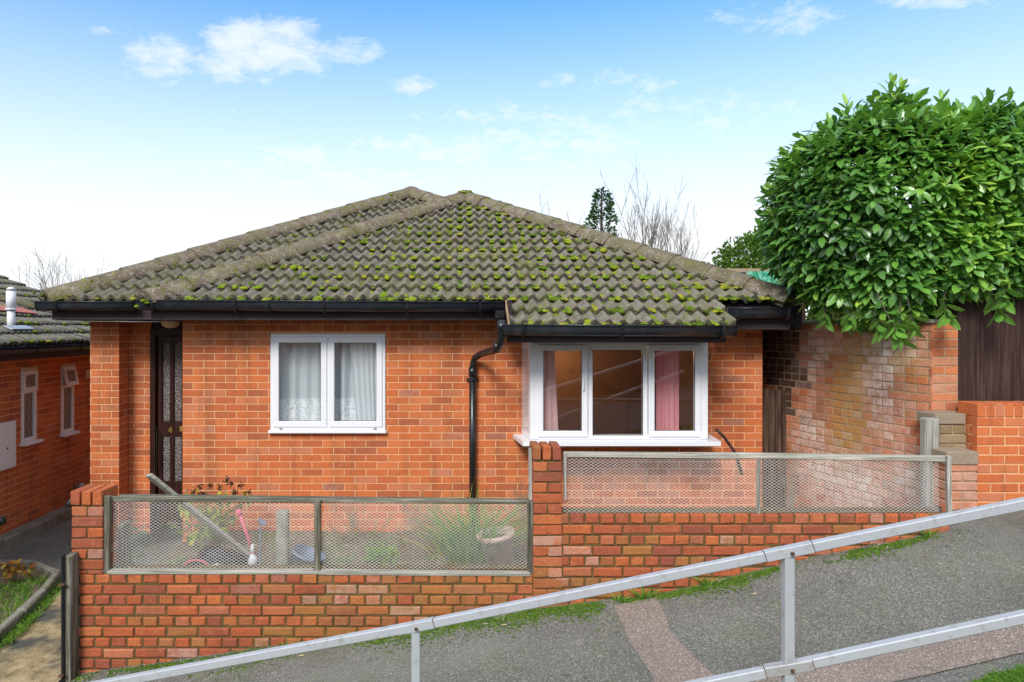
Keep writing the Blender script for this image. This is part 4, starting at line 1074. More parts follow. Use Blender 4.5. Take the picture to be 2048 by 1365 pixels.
# leafy hedge behind top right corner
def leafball(name, label, cat, ells, mat, n, L, base, trunk=True, group=None, W=.5, kind=None):
    t = thing(name, label, cat, base, group); m = MB()
    tot = sum(r.x*r.y*r.z for c, r in ells)
    for (c, r) in ells:
        for _ in range(int(n*(r.x*r.y*r.z)/tot)):
            q = rdir()*(ru(.55, 1.08)); off = 1+.22*noise.noise(q*2.6+c)
            p = c+Vector((q.x*r.x, q.y*r.y, q.z*r.z))*off
            if noise.noise(p*1.6) < -.38: continue
            d = (q+rdir()*.8+Vector((0, 0, .3))).normalized()
            sprig(m, p, d, rdir(), L*ru(.6, 1.3), L*W, (min(1, max(0, .45+.6*noise.noise(p*.9)+ru(-.3, .3))), 0, 0))
    m.build('foliage', MAT[mat], t)
    if trunk:
        m = MB(); c = ells[0][0]
        m.tube([Vector(base), (Vector(base)+c)/2+rdir()*.1, c], [.14, .10, .03], 8)
        for (c2, r) in ells: m.tube([(Vector(base)+c)/2, c2, c2+rdir()*r.z*.6], [.06, .04, .01], 6)
        m.build('trunk', MAT['bark'], t)
    return t
YB = 19.0
leafball('evergreen_bush', 'yellow-green evergreen bush rising behind the flat-roofed shed', 'bush', [(P(1505, 522, YB), Vector((1.0, .9, .65))), (P(1545, 505, YB), Vector((.8, .8, .75))), (P(1590, 500, YB), Vector((.8, .8, .8))), (P(1465, 530, YB), Vector((.5, .6, .4)))], 'bush', 7500, .13, (X(1530, YB), YB, -1.2))
leafball('hedge', 'olive hedge top glimpsed behind the laurel at the far right', 'hedge', [(P(2100, 268, 9), Vector((.5, .4, .32))), (P(2200, 262, 9), Vector((.6, .4, .35)))], 'bush', 1500, .10, (X(2150, 9), 9, -1.2))
leafball('shrub', 'mid-green shrub glimpsed over the side wall between roof end and laurel', 'shrub', [(P(1622, 622, 9.6), Vector((.34, .3, .26))), (P(1680, 610, 9.6), Vector((.5, .3, .3)))], 'bush', 2600, .07, (X(1640, 9.6), 9.6, -1.2))
# conifer
def conifer():
    Y = 21.0; ht = Z(378, Y); t = thing('conifer', 'slim dark conifer standing beyond the right slope of the roof', 'tree', (X(1203, Y), Y, -1.5), None)
    m = MB(); n = 5200
    for _ in range(n):
        f = rnd()**.8; z = ht-f*3.6; r = .10+.80*f**.7
        a = rnd()*6.28; rr = r*math.sqrt(ru(.15, 1))*(1+.5*noise.noise(Vector((math.cos(a)*1.5, math.sin(a)*1.5, z*2.2))))
        p = Vector((X(1203, Y)+rr*math.cos(a), Y+rr*math.sin(a), z))
        if noise.noise(p*2.4) < -.2: continue
        d = Vector((math.cos(a), math.sin(a), ru(-.2, .9))).normalized(); sprig(m, p, d, rdir(), ru(.06, .14), .055, (ru(0, 1), 0, 0))
    m.build('foliage', MAT['conifer'], t)
    m = MB(); m.tube([(X(1203, Y), Y, -1.5), (X(1203, Y), Y, ht)], [.12, .02], 6)
    for _ in range(60):
        f = ru(.05, 1); z = ht-f*3.6; a = rnd()*6.28; r = .6*f**.75; m.tube([(X(1203, Y), Y, z-.1), (X(1203, Y)+r*math.cos(a), Y+r*math.sin(a), z+.1)], [.015, .004], 4)
    m.build('trunk', MAT['bark'], t)
conifer()
def bare_tree(name, label, px, pyt, Y, spread, hgt, base_z, n0=9, rad=.05, thin=1.0, seed=1, level=3):
    random.seed(seed); t = thing(name, label, 'tree', (X(px, Y), Y, base_z)); m = MB()
    topz = Z(pyt, Y); bx_ = X(px, Y)
    def grow(p, d, L, r, lv):
        k = 4; pts = [p]; q = p.copy(); dd = d.copy(); rs = [r]
        for i in range(k):
            dd = (dd+rdir()*.10+Vector((0, 0, .05))).normalized(); q = q+dd*L/k; pts.append(q.copy()); rs.append(r*(1-.62*(i+1)/k))
        m.tube(pts, [max(.0042, q_*.6) for q_ in rs], 5 if lv > 1 else 4, cap=False)
        if lv > 0:
            nb_ = {3: n0, 2: 6, 1: 4}[lv]
            for i in range(nb_):
                f = ru(.25, 1); idx = min(int(f*k), k-1); o = pts[idx]+(pts[idx+1]-pts[idx])*(f*k-idx)
                nd = (dd*1.0+rdir()*.85*spread+Vector((0, 0, .30))).normalized()
                grow(o, nd, L*ru(.35, .6)*(1.15-f*.4), r*.45, lv-1)
    trunkh = (topz-base_z)*.42
    m.tube([(bx_, Y, base_z), (bx_, Y, base_z+trunkh)], [rad*1.5, rad], 7)
    st = Vector((bx_, Y, base_z+trunkh*.9))
    for i in range(n0):
        d = Vector((ru(-1, 1)*spread*.45, ru(-1, 1)*spread*.4, 1)).normalized()
        grow(st, d, (topz-st.z)*ru(.58, .88), rad*.62*thin, level-1)
    m.build('branches', MAT['twig'], t); random.seed(seed+100)
bare_tree('bare_tree', 'tall leafless tree right of the dark conifer beyond the roof', 1296, 376, 21, .62, 5, -1.5, 10, .055, 1, 3)
bare_tree('bare_tree', 'smaller leafless tree between the tall leafless tree and the shed', 1352, 412, 20, .75, 4, -1.5, 8, .045, 1, 5)
bare_tree('bare_tree', 'faint thin leafless tree left of the dark conifer', 1135, 408, 24, .9, 4, -1.5, 8, .03, .7, 8)
bare_tree('bare_tree', 'leafless tree above the roof of the left-hand neighbour', 115, 505, 24, 1.0, 4, -2.5, 10, .045, .8, 12)
random.seed(21)
# ---- shed, banner, planters behind right
sh = thing('garden_shed', 'flat-roofed tan timber outbuilding beyond the right end of the roof', 'shed', (X(1480, 13), 13.5, -1.3))
m = MB(); xa, xb = X(1405, 13), X(1600, 13)
zt = Z(547, 13)
for i in range(24): 
    zz_ = -1.3+i*.12
    if zz_ < zt: m.box(xa+.1, xb, 13.05+.004*(i % 2), 15, zz_, min(zt, zz_+.118), (rnd(), 0, 0))
m.build('wall', MAT['shed_timber'], sh)
m = MB(); m.box(xa, xb+.05, 12.95, 15.1, zt, Z(538, 13), bev=.01); m.build('roof', MAT['shed_timber'], sh)
m = MB(); c = P(1489, 554, 11.6); m.box(c.x-.075, c.x+.075, 11.55, 11.68, c.z-.045, c.z+.065, bev=.01); m.box(c.x-.085, c.x+.085, 11.52, 11.7, c.z+.065, c.z+.08, bev=.004)
for dx_ in (-.05, 0, .05): m.box(c.x+dx_-.012, c.x+dx_+.012, 11.54, 11.56, c.z-.03, c.z+.0, mi=1)
m.box(c.x-.02, c.x+.02, 11.6, 11.64, -1.3, c.z-.04)
m.build('lantern_box', [MAT['slate'], MAT['white_plastic']], None, label='small blue-grey lantern on a post left of the green banner', cat='lantern')
bn = thing('garden_banner', 'green banner printed with pale leaf shapes behind the end of the roof', 'banner', (X(1535, 11.5), 11.5, -1.3))
m = MB(); nseg = 24; xa, xb = X(1495, 11.5), X(1585, 11.5); vs = []
for i in range(nseg+1):
    x_ = xa+(xb-xa)*i/nseg; y_ = 11.5+.012*math.sin(i*.9); vs += [(x_, y_, Z(600, 11.5)), (x_, y_, Z(543, 11.5)), (x_, y_+.006, Z(600, 11.5)), (x_, y_+.006, Z(543, 11.5))]
m.add(vs, [f for i in range(nseg) for f in ((i*4, i*4+4, i*4+5, i*4+1), (i*4+6, i*4+2, i*4+3, i*4+7), (i*4+1, i*4+5, i*4+7, i*4+3))])
m.build('banner_sheet', MAT['banner'], bn)
for x_ in (xa, xb): m = MB(); m.tube([(x_, 11.53, -1.3), (x_, 11.53, Z(541, 11.5))], .02, 8); m.build('pole', MAT['shed_timber'], bn)
def blades(mb, c, r, n, h, w, tints, lean=.5, base_r=None):
    for _ in range(n):
        a = rnd()*6.28; rr = r*math.sqrt(rnd()); p = c+Vector((rr*math.cos(a), rr*math.sin(a), 0))
        d = Vector((math.cos(a)*lean*rr/r+ru(-.2, .2), math.sin(a)*lean*rr/r+ru(-.2, .2), 1)).normalized()
        H = h*ru(.5, 1.1); s = d.cross(rdir()).normalized()*w*.5; out = Vector((math.cos(a), math.sin(a), 0))
        q1 = p+d*H*.5; q2 = p+d*H+out*lean*H*.35-UZ*lean*H*.12
        mb.add([p-s, p+s, q1+s*.8, q1-s*.8, q2], [(0, 1, 2, 3), (3, 2, 4)], (min(1, max(0, ru(*tints))), 0, 0))
tr = thing('planter', 'planter of pale-tipped green spiky plants behind the right end of the roof', 'planter', (X(1568, 9.2), 9.2, -1.3))
m = MB(); xa, xb = X(1532, 9.2), X(1600, 9.2); m.box(xa, xb, 9.05, 9.4, -1.3, Z(600, 9.2), bev=.01); m.build('trough', MAT['fence_dark'], tr)
m = MB()
for i in range(26): blades(m, Vector((ru(xa, xb), ru(9.1, 9.35), Z(600, 9.2))), .05, 26, ru(.12, .24), .008, (.1, .9), .4)
for i in range(160):
    p = Vector((ru(xa+.1, xb), ru(9.05, 9.35), Z(600, 9.2)+ru(.14, .26))); m.tube([p, p+Vector((ru(-.01, .01), 0, .04))], [.005, .002], 4)
m.build('plants', MAT['bush'], tr)

# ================================================================== NEIGHBOUR (left)
NX = -5.12
nh = thing('brick_bungalow', 'neighbouring brick bungalow at the left with two narrow windows and dark tiled roof', 'bungalow', (NX-3, 8, -2.45))
YN = lambda px: F*NX/(px-CX)
YE = 10.45
m = MB(); Y0 = 4.2
wA = (YN(42), YN(72), -1.36, -.51); wB = (YN(122), YN(147), -1.38, -.51)
brickwork(m, (NX, Y0, 0), UY, YE-Y0, -2.6, -.33, [(wA[0]-Y0, wA[1]-Y0, wA[2], wA[3]), (wB[0]-Y0, wB[1]-Y0, wB[2], wB[3])], tf=lambda p, z: (ru(.0, .75), 0, .3 if rnd() < .03 else 0), cham=.002, depth=.05)
m.box(NX-.3, NX-.011, Y0, wA[0], -2.6, -.33, mi=1); m.box(NX-.3, NX-.06, Y0, YE, -2.6, -.33, mi=1)
brickwork(m, (NX-6, Y0+.003, 0), UX, 5.996, -2.7, -.33, tf=house_tf)
brickwork(m, (NX-.004, YE-.003, 0), -UX, 6, -2.6, -.33, tf=house_tf)
m.build('wall', [MAT['house_brick'], MAT['mortar']], nh)
def nwin(w, openit):
    y0, y1, z0, z1 = w; zm = z1-.30*(z1-z0)
    m = MB(); x0, x1 = NX-.05, NX+.012; fw = .045
    m.box(x0, x1, y0, y0+fw, z0, z1, bev=.004); m.box(x0, x1, y1-fw, y1, z0, z1, bev=.004); m.box(x0+.001, x1-.001, y0+fw, y1-fw, z1-fw, z1, bev=.004); m.box(x0+.001, x1-.001, y0+fw, y1-fw, z0, z0+fw, bev=.004); m.box(x0+.001, x1-.001, y0+fw, y1-fw, zm-.02, zm+.02, bev=.003)
    f = m.build('window', MAT['pvc'], nh)
    m = MB(); m.box(NX-.02, NX-.014, y0+fw, y1-fw, z0+fw, zm-.02); m.build('pane', MAT['leaded_glass'], f)
    d = Vector((math.sin(R(12 if openit else 0)), 0, -math.cos(R(12 if openit else 0)))); n_ = UY.cross(d)
    H = z1-zm-.01; c = Vector((NX+.016, (y0+y1)/2, z1-.005)); W_ = y1-y0-.01
    m = MB(); ce = c+d*H/2
    m.obox(c+d*.025, UY, d, n_, W_, .05, .03, bev=.003); m.obox(c+d*(H-.025), UY, d, n_, W_, .05, .03, bev=.003)
    for s_ in (-1, 1): m.obox(ce+UY*s_*(W_/2-.022), UY, d, n_, .044, H-.1, .029, bev=.003)
    fa = m.build('top_light', MAT['pvc'], f)
    m = MB(); m.obox(ce, UY, d, n_, W_-.08, H-.09, .006); m.build('top_pane', MAT['leaded_glass'], f)
    m = MB(); m.box(NX-.02, NX+.08, y0-.03, y1+.03, z0-.035, z0, bev=.004); m.build('sill', MAT['pvc'], f)
    m = MB(); m.box(NX-.01, NX+.02, y0-.01, y1+.01, z1, z1+.03, bev=.002); m.build('head_trim', MAT['cream'], f)
nwin(wA, False); nwin(wB, True)
m = MB(); m.box(NX, NX+.06, YN(-30), YN(23), -1.60, -1.07, bev=.01); mbx = m.build('meter_box', MAT['white_plastic'], nh)
m = MB(); m.box(NX+.061, NX+.064, YN(-26), YN(21), -1.58, -1.09, bev=.001); m.tube([(NX+.06, YN(3), -1.36), (NX+.07, YN(3), -1.36)], .012, 10, mi=1); m.build('meter_door', [MAT['white_plastic'], MAT['seal']], mbx)
m = MB(); m.box(NX, NX+.03, YN(168), YN(175), Z(757, YN(171)), Z(740, YN(171)), bev=.004); m.build('vent', MAT['cream'], nh)
ex = NX+.3; ez = -.20; nt = .38; na = math.atan(nt)
m = MB(); m.box(NX+.26, NX+.28, Y0-.2, YE+.25, -.36, ez-.01); m.box(NX, NX+.26, Y0, YE+.2, -.345, -.335); m.build('fascia', MAT['fascia'], nh)
m = MB(); K = 8
vs = []
for yv in (Y0-.2, YE+.3):
    for rr in (.055, .05):
        for k in range(K+1): a = math.pi*k/K; vs.append((NX+.34+rr*math.cos(a), yv, -.235-rr*math.sin(a)))
n_ = K+1; m.add(vs, [(k, k+1, 2*n_+k+1, 2*n_+k) for k in range(K)]+[(n_+k, n_+k+1, 3*n_+k+1, 3*n_+k) for k in range(K)]+[(0, n_, 3*n_, 2*n_), (K, n_+K, 3*n_+K, 2*n_+K)])
ng = m.build('gutter', MAT['gutter_black'], nh, True)
for yb_ in (6.8, 7.7, 8.6, 9.5):
    m = MB(); m.tube([(NX+.34+.06*math.cos(math.pi*k/8), yb_, -.235-.06*math.sin(math.pi*k/8)) for k in range(9)], .007, 5); m.build('bracket', MAT['pipe_black'], ng)
m = MB(); VV = Vector((-math.cos(na), 0, math.sin(na))); NNv = Vector((math.sin(na), 0, math.cos(na)))
ON = Vector((ex+.03, Y0-.3, ez)); wN = 3.6
tile_field(m, ON, UY, VV, NNv, YE+.3-Y0+.3, 0, 14, .30, .10, A=.022, th=.03)
hipc = Vector((ex+.03, YE+.3, ez))
nr = m.build('roof', MAT['far_tile'], nh, True, clip=[(hipc, Vector((1, 1, 0)).normalized())])
m = MB(); A_ = hipc+Vector((0, 0, .05)); B_ = A_+Vector((-wN, -wN, wN*nt)); hip_tiles(m, A_, B_, .09); hip_tiles(m, B_, B_-UY*1.5, .09); m.build('hip_tiles', MAT['ridge_tile'], nr)
m = MB(); rdg = hipc+Vector((-wN, -wN, wN*nt-.02)); m.add([hipc-UZ*.02, rdg, Vector((rdg.x-wN, YE+.3, ez))], [(0, 1, 2)]); m.add([hipc-UZ*.02, Vector((ex, Y0-.3, ez-.02)), Vector((rdg.x, Y0-.3, rdg.z)), rdg], [(0, 1, 2, 3)]); m.build('roof_underlay', MAT['slate'], nh)
ms = MB()
for _ in range(170):
    u_ = ru(2.6, 6.6); r_ = random.randrange(0, 12); v_ = r_*.30+ru(0, .05); q = ON+UY*u_+VV*v_+NNv*.035
    if (q-hipc).dot(Vector((1, 1, 0))) > -.1: continue
    ms.blob(q, ru(.02, .045), ru(.02, .05), ru(.015, .022), 2, .3, 3, (ru(.2, 1), 0, 0))
ms.build('moss', MAT['moss'], nr, True, kind='stuff')
m = MB()
fq = F*ON.x/1.0
def onN(px, v):   # point on neighbour roof seen at pixel column px, v metres up the slope
    x_ = ON.x+VV.x*v; return Vector((x_, F*x_/(px-CX), ON.z+VV.z*v))
q = onN(22, .52)
m.tube([q-UZ*.05, q+UZ*.22], .042, 14); m.tube([q+UZ*.22, q+UZ*.44], .052, 14); m.tube([q+UZ*.22, q+UZ*.235], .062, 14); fo = None
fl_ = m.build('flue', MAT['white_plastic'], nh, True)
m = MB(); m.tube([q+UZ*.46, q+UZ*.49], [.055, .025], 14)
for k in range(8): a = k*math.pi/4; m.tube([q+Vector((.04*math.cos(a), .04*math.sin(a), .44)), q+Vector((.04*math.cos(a), .04*math.sin(a), .47))], .008, 5)
m.build('cowl', MAT['white_plastic'], fl_, True)
m = MB(); q1 = onN(22, .40); m.obox(q1+NNv*.06+UY*.12, UY, VV, NNv, .42, .12, .012, bev=.003, jit=.004); m.build('flashing', MAT['tin'], fl_)
m = MB(); a = onN(-30, 1.12); b = onN(58, 1.02); m.obox((a+b)/2+NNv*.06, (b-a).normalized(), VV, NNv, (b-a).length, .22, .012, bev=.002); m.build('pink_felt', MAT['roof_pink'], nr)
# concrete plinth beside neighbour, waste pipe
m = MB()
for i in range(9): m.box(NX+.0, NX+.17, 5.6+i*.62, 5.6+(i+1)*.62-.012, -2.5, -2.33+.01*rnd(), (rnd(), 0, 0), 0, .012, .004)
m.build('plinth_kerb', MAT['concrete'], None, label='mossy concrete edging along the foot of the neighbouring brick wall', cat='kerb')
m = MB(); q0 = Vector((NX+.02, YN(148), Z(972, YN(148)))); q1 = Vector((NX+.10, YN(118), Z(1010, YN(118))))
m.tube([q0, q0+UX*.05, q0+Vector((.09, -.03, -.03)), q1], .025, 10); m.tube([q0+UX*.04, q0+UX*.10], .034, 10); m.build('waste_pipe', MAT['tin'], nh, True)
m = MB(); q0 = P(-60, 1062, 6.6); q1 = P(10, 1040, 6.7); m.tube([q0, q1], .035, 12); m.tube([q1-(q1-q0)*.3, q1], .042, 12); m.build('drain_pipe', MAT['pipe_black'], None, True, label='dark grey pipe end poking in at the left edge beside the path', cat='pipe')

# bed kerbs at left, grass
YG = lambda py: F*2.43/(py-CY)
def GP(px, py, z=-2.43): Y = F*(-z)/(py-CY); return Vector((X(px, Y), Y, z))
m = MB()
kp = [GP(-80, 1132), GP(0, 1135), GP(66, 1137), GP(114, 1158), GP(82, 1198), GP(40, 1238), GP(-10, 1282), GP(-80, 1350)]
for i in range(len(kp)-1):
    a, b = kp[i], kp[i+1]; L = (b-a).length; n_ = max(1, int(L/.4))
    for k in range(n_):
        p0 = a+(b-a)*(k/n_); p1 = a+(b-a)*((k+1)/n_-.02); m.beam(p0-UZ*.0, p1-UZ*.0, .07, .15, (rnd(), 0, 0), bev=.012, jit=.006)
m.build('bed_kerb', MAT['concrete'], None, label='mossy concrete kerb bounding the small grass bed by the path', cat='kerb')
m = MB(); vs = [(p.x, p.y, -2.405) for p in kp]; vs += [(-6.4, 5.6, -2.405), (-6.4, 7.0, -2.405)]
m.add(vs, [tuple(range(len(vs)))]); m.build('planting_bed', MAT['soil'], kind='structure', loc=(0, 0, 0))
def in_poly(x, y, pl):
    c = False; j = len(pl)-1
    for i in range(len(pl)):
        if (pl[i][1] > y) != (pl[j][1] > y) and x < (pl[j][0]-pl[i][0])*(y-pl[i][1])/(pl[j][1]-pl[i][1])+pl[i][0]: c = not c
        j = i
    return c
pl = [(v[0], v[1]) for v in vs]
m = MB()
for _ in range(2600):
    x_ = ru(-5.4, -3.2); y_ = ru(4.9, 7.1)
    if in_poly(x_, y_, pl) and y_ < 6.35+.3*noise.noise(Vector((x_*2, y_, 0))): blades(m, Vector((x_, y_, -2.405)), .02, 3, .09, .008, (.1, 1), .8)
for _ in range(420):
    t_ = rnd(); q = kp[3]+(kp[6]-kp[3])*t_+Vector((ru(.0, .16), ru(-.12, .05), 0)); blades(m, Vector((q.x, q.y, -2.44)), .02, 3, .06, .008, (.2, 1), .9)
m.build('grass', MAT['grass'], kind='stuff', loc=(0, 0, 0))
wd = thing('weed_plant', 'reddish dying weed in the small grass bed by the path', 'weed', GP(28, 1175))
m = MB(); st = MB()
for i in range(13):
    a = rnd()*6.28; p = GP(28, 1172); q = p+Vector((math.cos(a)*ru(.04, .16), math.sin(a)*.1, ru(.08, .24))); st.tube([p, q], [.004, .002], 4)
    for k in range(5): leaf(m, q, rdir(), UZ+rdir()*.5, ru(.04, .08), .035, (rnd(), 0, 0))
m.build('leaves', MAT['reddish'], wd); st.build('stem', MAT['dry'], wd)
# gate stile edge by the pier
gt = thing('timber_gate', 'weathered open timber gate seen edge-on against the left brick pier', 'gate', (X(130, 4.75), 4.7, -2.7))
m = MB(); m.box(X(127, 4.72), X(141, 4.72), 4.72, 5.6, -2.7, Z(1113, 4.72), bev=.006, jit=.003); m.build('stile', MAT['weathered_v'], gt)
m = MB(); m.box(X(121.5, 4.70), X(126, 4.70), 4.70, 4.73, -2.66, Z(1110, 4.70), bev=.003); m.build('metal_strap', MAT['pipe_black'], gt)
m = MB(); c = P(121, 1170, 4.69); m.box(c.x-.012, c.x+.03, 4.68, 4.70, c.z-.006, c.z+.006); c = P(121, 1352, 4.69); m.box(c.x-.01, c.x+.02, 4.68, 4.70, c.z-.006, c.z+.006); m.build('latch', MAT['rust'], gt)

# ================================================================== GARDEN THINGS
m = MB(); pa, pb = P(297, 950, 5.55), P(505, 1118, 6.0); m.beam(pa, pb, .10, .028, up=Vector((.2, .55, 1)), bev=.004, jit=.002)
m.build('plank', MAT['pale_h'], None, label='long weathered plank leaning up through the front garden in front of the door', cat='plank')
m = MB(); c = P(566, 1080, 6.0); m.box(c.x-.05, c.x+.05, 5.95, 6.05, GZ, Z(1022, 6.0), bev=.012, jit=.004); m.build('concrete_post', MAT['concrete'], None, label='grey concrete post stump standing in the front garden', cat='post')
# pink tool
tl = thing('garden_tool', 'pink-handled tool standing among the bags behind the mesh', 'tool', P(506, 1130, 5.8))
m = MB(); m.tube([P(478, 1024, 5.85), P(504, 1098, 5.8)], .014, 8); m.tube([P(476, 1020, 5.85), P(480, 1032, 5.85)], .024, 8); m.tube([P(505, 1100, 5.79), P(508, 1140, 5.75)], .016, 8); m.build('handle', MAT['pink_plastic'], tl, True)
m = MB(); m.blob(P(505, 1098, 5.74), .018, .02, .04, 2, .15); m.blob(P(505, 1122, 5.72), .04, .03, .055, 2, .25); m.build('head', MAT['white_plastic'], tl, True)
m = MB(); m.tube([P(522, 1040, 6.1), P(520, 1066, 6.08), P(519, 1120, 6.0), P(519, 1150, 6.0)], .008, 6); m.tube([P(518, 1038, 6.1), P(530, 1050, 6.1)], .02, 8); m.build('spade', MAT['bluegrey_plastic'], None, label='thin blue-grey garden tool upright beside the pink-handled tool', cat='tool')
m = MB(); pts = []
for k in range(13): a = math.pi*k/12; pts.append(P(392, 1142, 5.9)+Vector((-.125*math.cos(a), 0, .09*math.sin(a))))
m.tube(pts, .012, 8); m.build('pink_hoop', MAT['pink_plastic'], None, True, label='small pink plastic hoop arching up on the left behind the mesh', cat='hoop')
m = MB(); m.blob(P(440, 1135, 6.1), .30, .2, .16, 3, .35, 2.2); m.blob(P(395, 1145, 6.0), .16, .15, .1, 3, .35, 2.2); m.build('bin_bag', MAT['black_plastic'], None, True, label='heap of shiny black refuse sacks lying behind the mesh fence', cat='bag')
m = MB(); c = P(598, 1133, 6.1); m.lathe(c+Vector((0, 0, -.12)), [(0, 0), (.11, 0), (.15, .24), (.16, .24), (.16, .26), (.14, .26), (.10, .02), (0, .02)], 22, M=Matrix.Rotation(R(20), 3, 'Y')); m.build('bucket', MAT['bluegrey_plastic'], None, True, label='dark blue-grey bucket beside the concrete post', cat='bucket')
pt = thing('plant_pot', 'pale clay plant pot with upright grass leaves behind the mesh near the middle pier', 'pot', P(1003, 1140, 6.0))
m = MB(); c = P(1003, 1135, 6.0); M_ = Matrix.Rotation(R(-10), 3, 'Y'); m.lathe(c, [(0, -.05), (.10, -.05), (.15, .26), (.165, .26), (.17, .31), (.15, .31), (.135, .24), (0, .23)], 26, M=M_); m.build('pot', MAT['pot_clay'], pt, True)
m = MB(); m.lathe(c, [(.166, .302), (.171, .312), (.156, .312), (.153, .302)], 26, M=M_); m.build('rim', MAT['pot_clay'], pt, True)
m = MB(); m.lathe(c, [(.138, .25), (0, .27)], 18, M=M_); m.build('compost', MAT['soil'], pt)
gc = thing('grass_clump', 'tall clump of strappy green leaves around the foot of the downpipe', 'plant', P(935, 1150, 6.1))
m = MB(); blades(m, Vector((X(938, 6.15), 6.15, GZ)), .16, 210, .72, .014, (.1, .75), .7); blades(m, Vector((X(975, 6.25), 6.25, GZ)), .12, 90, .7, .012, (.3, 1), .8); m.build('leaves', MAT['grass'], gc)
m = MB(); blades(m, Vector((X(930, 6.1), 6.1, GZ)), .22, 60, .8, .009, (.3, 1), .9); m.build('yellow_leaves', MAT['yellowleaf'], gc)
def wispy(name, label, px, pyt, Y, wid, n, mat='dry', head=True):
    t = thing(name, label, 'weed', (X(px, Y), Y, GZ)); m = MB(); h = MB(); H = Z(pyt, Y)-GZ
    for _ in range(n):
        a = Vector((X(px, Y)+ru(-.3, .3)*wid, Y+ru(-.1, .1), GZ)); b = a+Vector((ru(-.5, .5)*wid, ru(-.1, .1), H*ru(.55, 1.0)))
        m.tube([a, (a+b)/2+rdir()*.02, b], [.0035, .0025, .0012], 4, cap=False)
        for k in range(22):
            f = ru(.35, 1); q = a+(b-a)*f; q2 = q+rdir()*ru(.02, .07)+UZ*.02; m.tube([q, q2], [.0012, .0008], 3, cap=False)
            if head: h.blob(q2, .004, .004, .004, 1, .2, 2, (rnd(), 0, 0))
    s_ = m.build('stems', MAT[mat], t)
    if head: h.build('seed_heads', MAT[mat], t, kind='stuff')
wispy('dry_weed', 'dry brown weed in front of the wall right of the lower mesh middle', 835, 985, 6.5, .45, 26)
wispy('dry_weed', 'tall dry wispy weed against the brick wall beside the middle pier', 1040, 955, 6.4, .25, 18)
wispy('dry_weed', 'dry weed at the foot of the wall under the two-light window', 720, 1010, 6.7, .5, 16)
wispy('dry_weed', 'dry brown weed beside the timber side gate', 1585, 872, 6.9, .12, 10)
hy = thing('hydrangea_shrub', 'shrub with yellow-green leaves and dead brown flower heads below the plain window', 'shrub', (X(430, 6.6), 6.6, GZ))
m = MB(); h = MB(); st = MB()
for _ in range(46):
    base = Vector((X(425, 6.6)+ru(-.1, .1), 6.6+ru(-.1, .1), GZ)); tp = Vector((X(ru(330, 505), 6.6), 6.6+ru(-.25, .25), Z(ru(975, 1060), 6.6)))
    st.tube([base, (base+tp)/2+Vector((0, 0, .08)), tp], [.006, .004, .003], 5)
    for k in range(9):
        f = ru(.35, 1); q = base+(tp-base)*f; leaf(m, q, rdir()+Vector((0, 0, .1)), UZ+rdir()*.4, ru(.05, .09), ru(.03, .05), (rnd(), 0, 0))
for (px, py) in ((388, 983), (400, 975), (420, 972), (452, 960), (462, 968), (482, 972), (470, 985), (440, 975), (498, 985), (385, 990), (405, 988)):
    c = P(px, py, 6.55); st.tube([c-UZ*.15, c], .003, 4)
    h = MB()
    for k in range(26): leaf(h, c+rdir()*ru(0, .035), rdir(), rdir(), ru(.012, .026), .016, (rnd(), 0, 0))
    h.build('flower_head', MAT['deadflower'], hy)
m.build('leaves', MAT['yellowleaf'], hy); st.build('stems', MAT['dry'], hy)
leafball('low_shrub', 'grey-green low shrub behind the left end of the lower mesh panel', 'shrub', [(P(255, 1105, 6.3), Vector((.30, .25, .20))), (P(220, 1120, 6.2), Vector((.2, .2, .2)))], 'silverleaf', 1500, .05, (X(250, 6.3), 6.3, GZ), False)
leafball('green_weed', 'bright green leafy weed at the foot of the wall behind the lower mesh', 'weed', [(P(762, 1118, 6.2), Vector((.14, .12, .09)))], 'grass', 380, .05, (X(762, 6.2), 6.2, GZ), False)
m = MB(); m.tube([P(1432, 859, 6.0), P(1446, 872, 6.0), P(1470, 905, 6.0), P(1484, 950, 6.0)], .013, 8); m.build('stick', MAT['fence_dark'], None, True, label='crooked brown stick leaning up beside the bay window sill', cat='stick')

m = MB()
for _ in range(1500):
    p = Vector((ru(-2.6, 3.2), ru(5.05, 7.05), GZ)); blades(m, p, .02, 2, ru(.03, .11), .006, (.0, 1), 1.0)
m.build('dry_grass', MAT['dry'], kind='stuff', loc=(0, 0, 0))
m = MB()
for _ in range(1300):
    p = Vector((ru(-2.6, 3.2), ru(5.05, 7.05), GZ))
    if noise.noise(p*2.2) > .0: blades(m, p, .03, 3, ru(.04, .10), .008, (.0, .8), 1.0)
m.build('ground_cover', MAT['grass'], kind='stuff', loc=(0, 0, 0))
# ================================================================== PAVEMENT DETAIL
m = MB()
for _ in range(11000):
    x_ = ru(-2.7, 3.6); w_ = (.06+.24*max(0, .45+noise.noise(Vector((x_*1.6, 0, 5))))); 
    if x_ > 2.0: w_ *= .5
    if x_ < -1.5 and rnd() < .6: continue
    y_ = 4.80-abs(random.gauss(0, .5))*w_
    if noise.noise(Vector((x_*2.3, y_*3, 9)))+.35*noise.noise(Vector((x_*9, y_*9, 2))) < -.28: continue
    g_ = hz(x_, y_); s_ = ru(.0035, .0075)
    m.blob(Vector((x_, y_, g_+.001)), s_*1.5, s_*1.3, s_*.55, 1, .3, 3, (ru(.0, 1), 0, 0))
for _ in range(220):
    x_ = ru(-2.7, 3.6); y_ = 4.81-abs(random.gauss(0, .03)); blades(m, Vector((x_, y_, hz(x_, y_))), .01, 3, .022, .004, (.1, .8), .8)
m.build('moss', MAT['groundmoss'], kind='stuff', loc=(0, 0, 0))
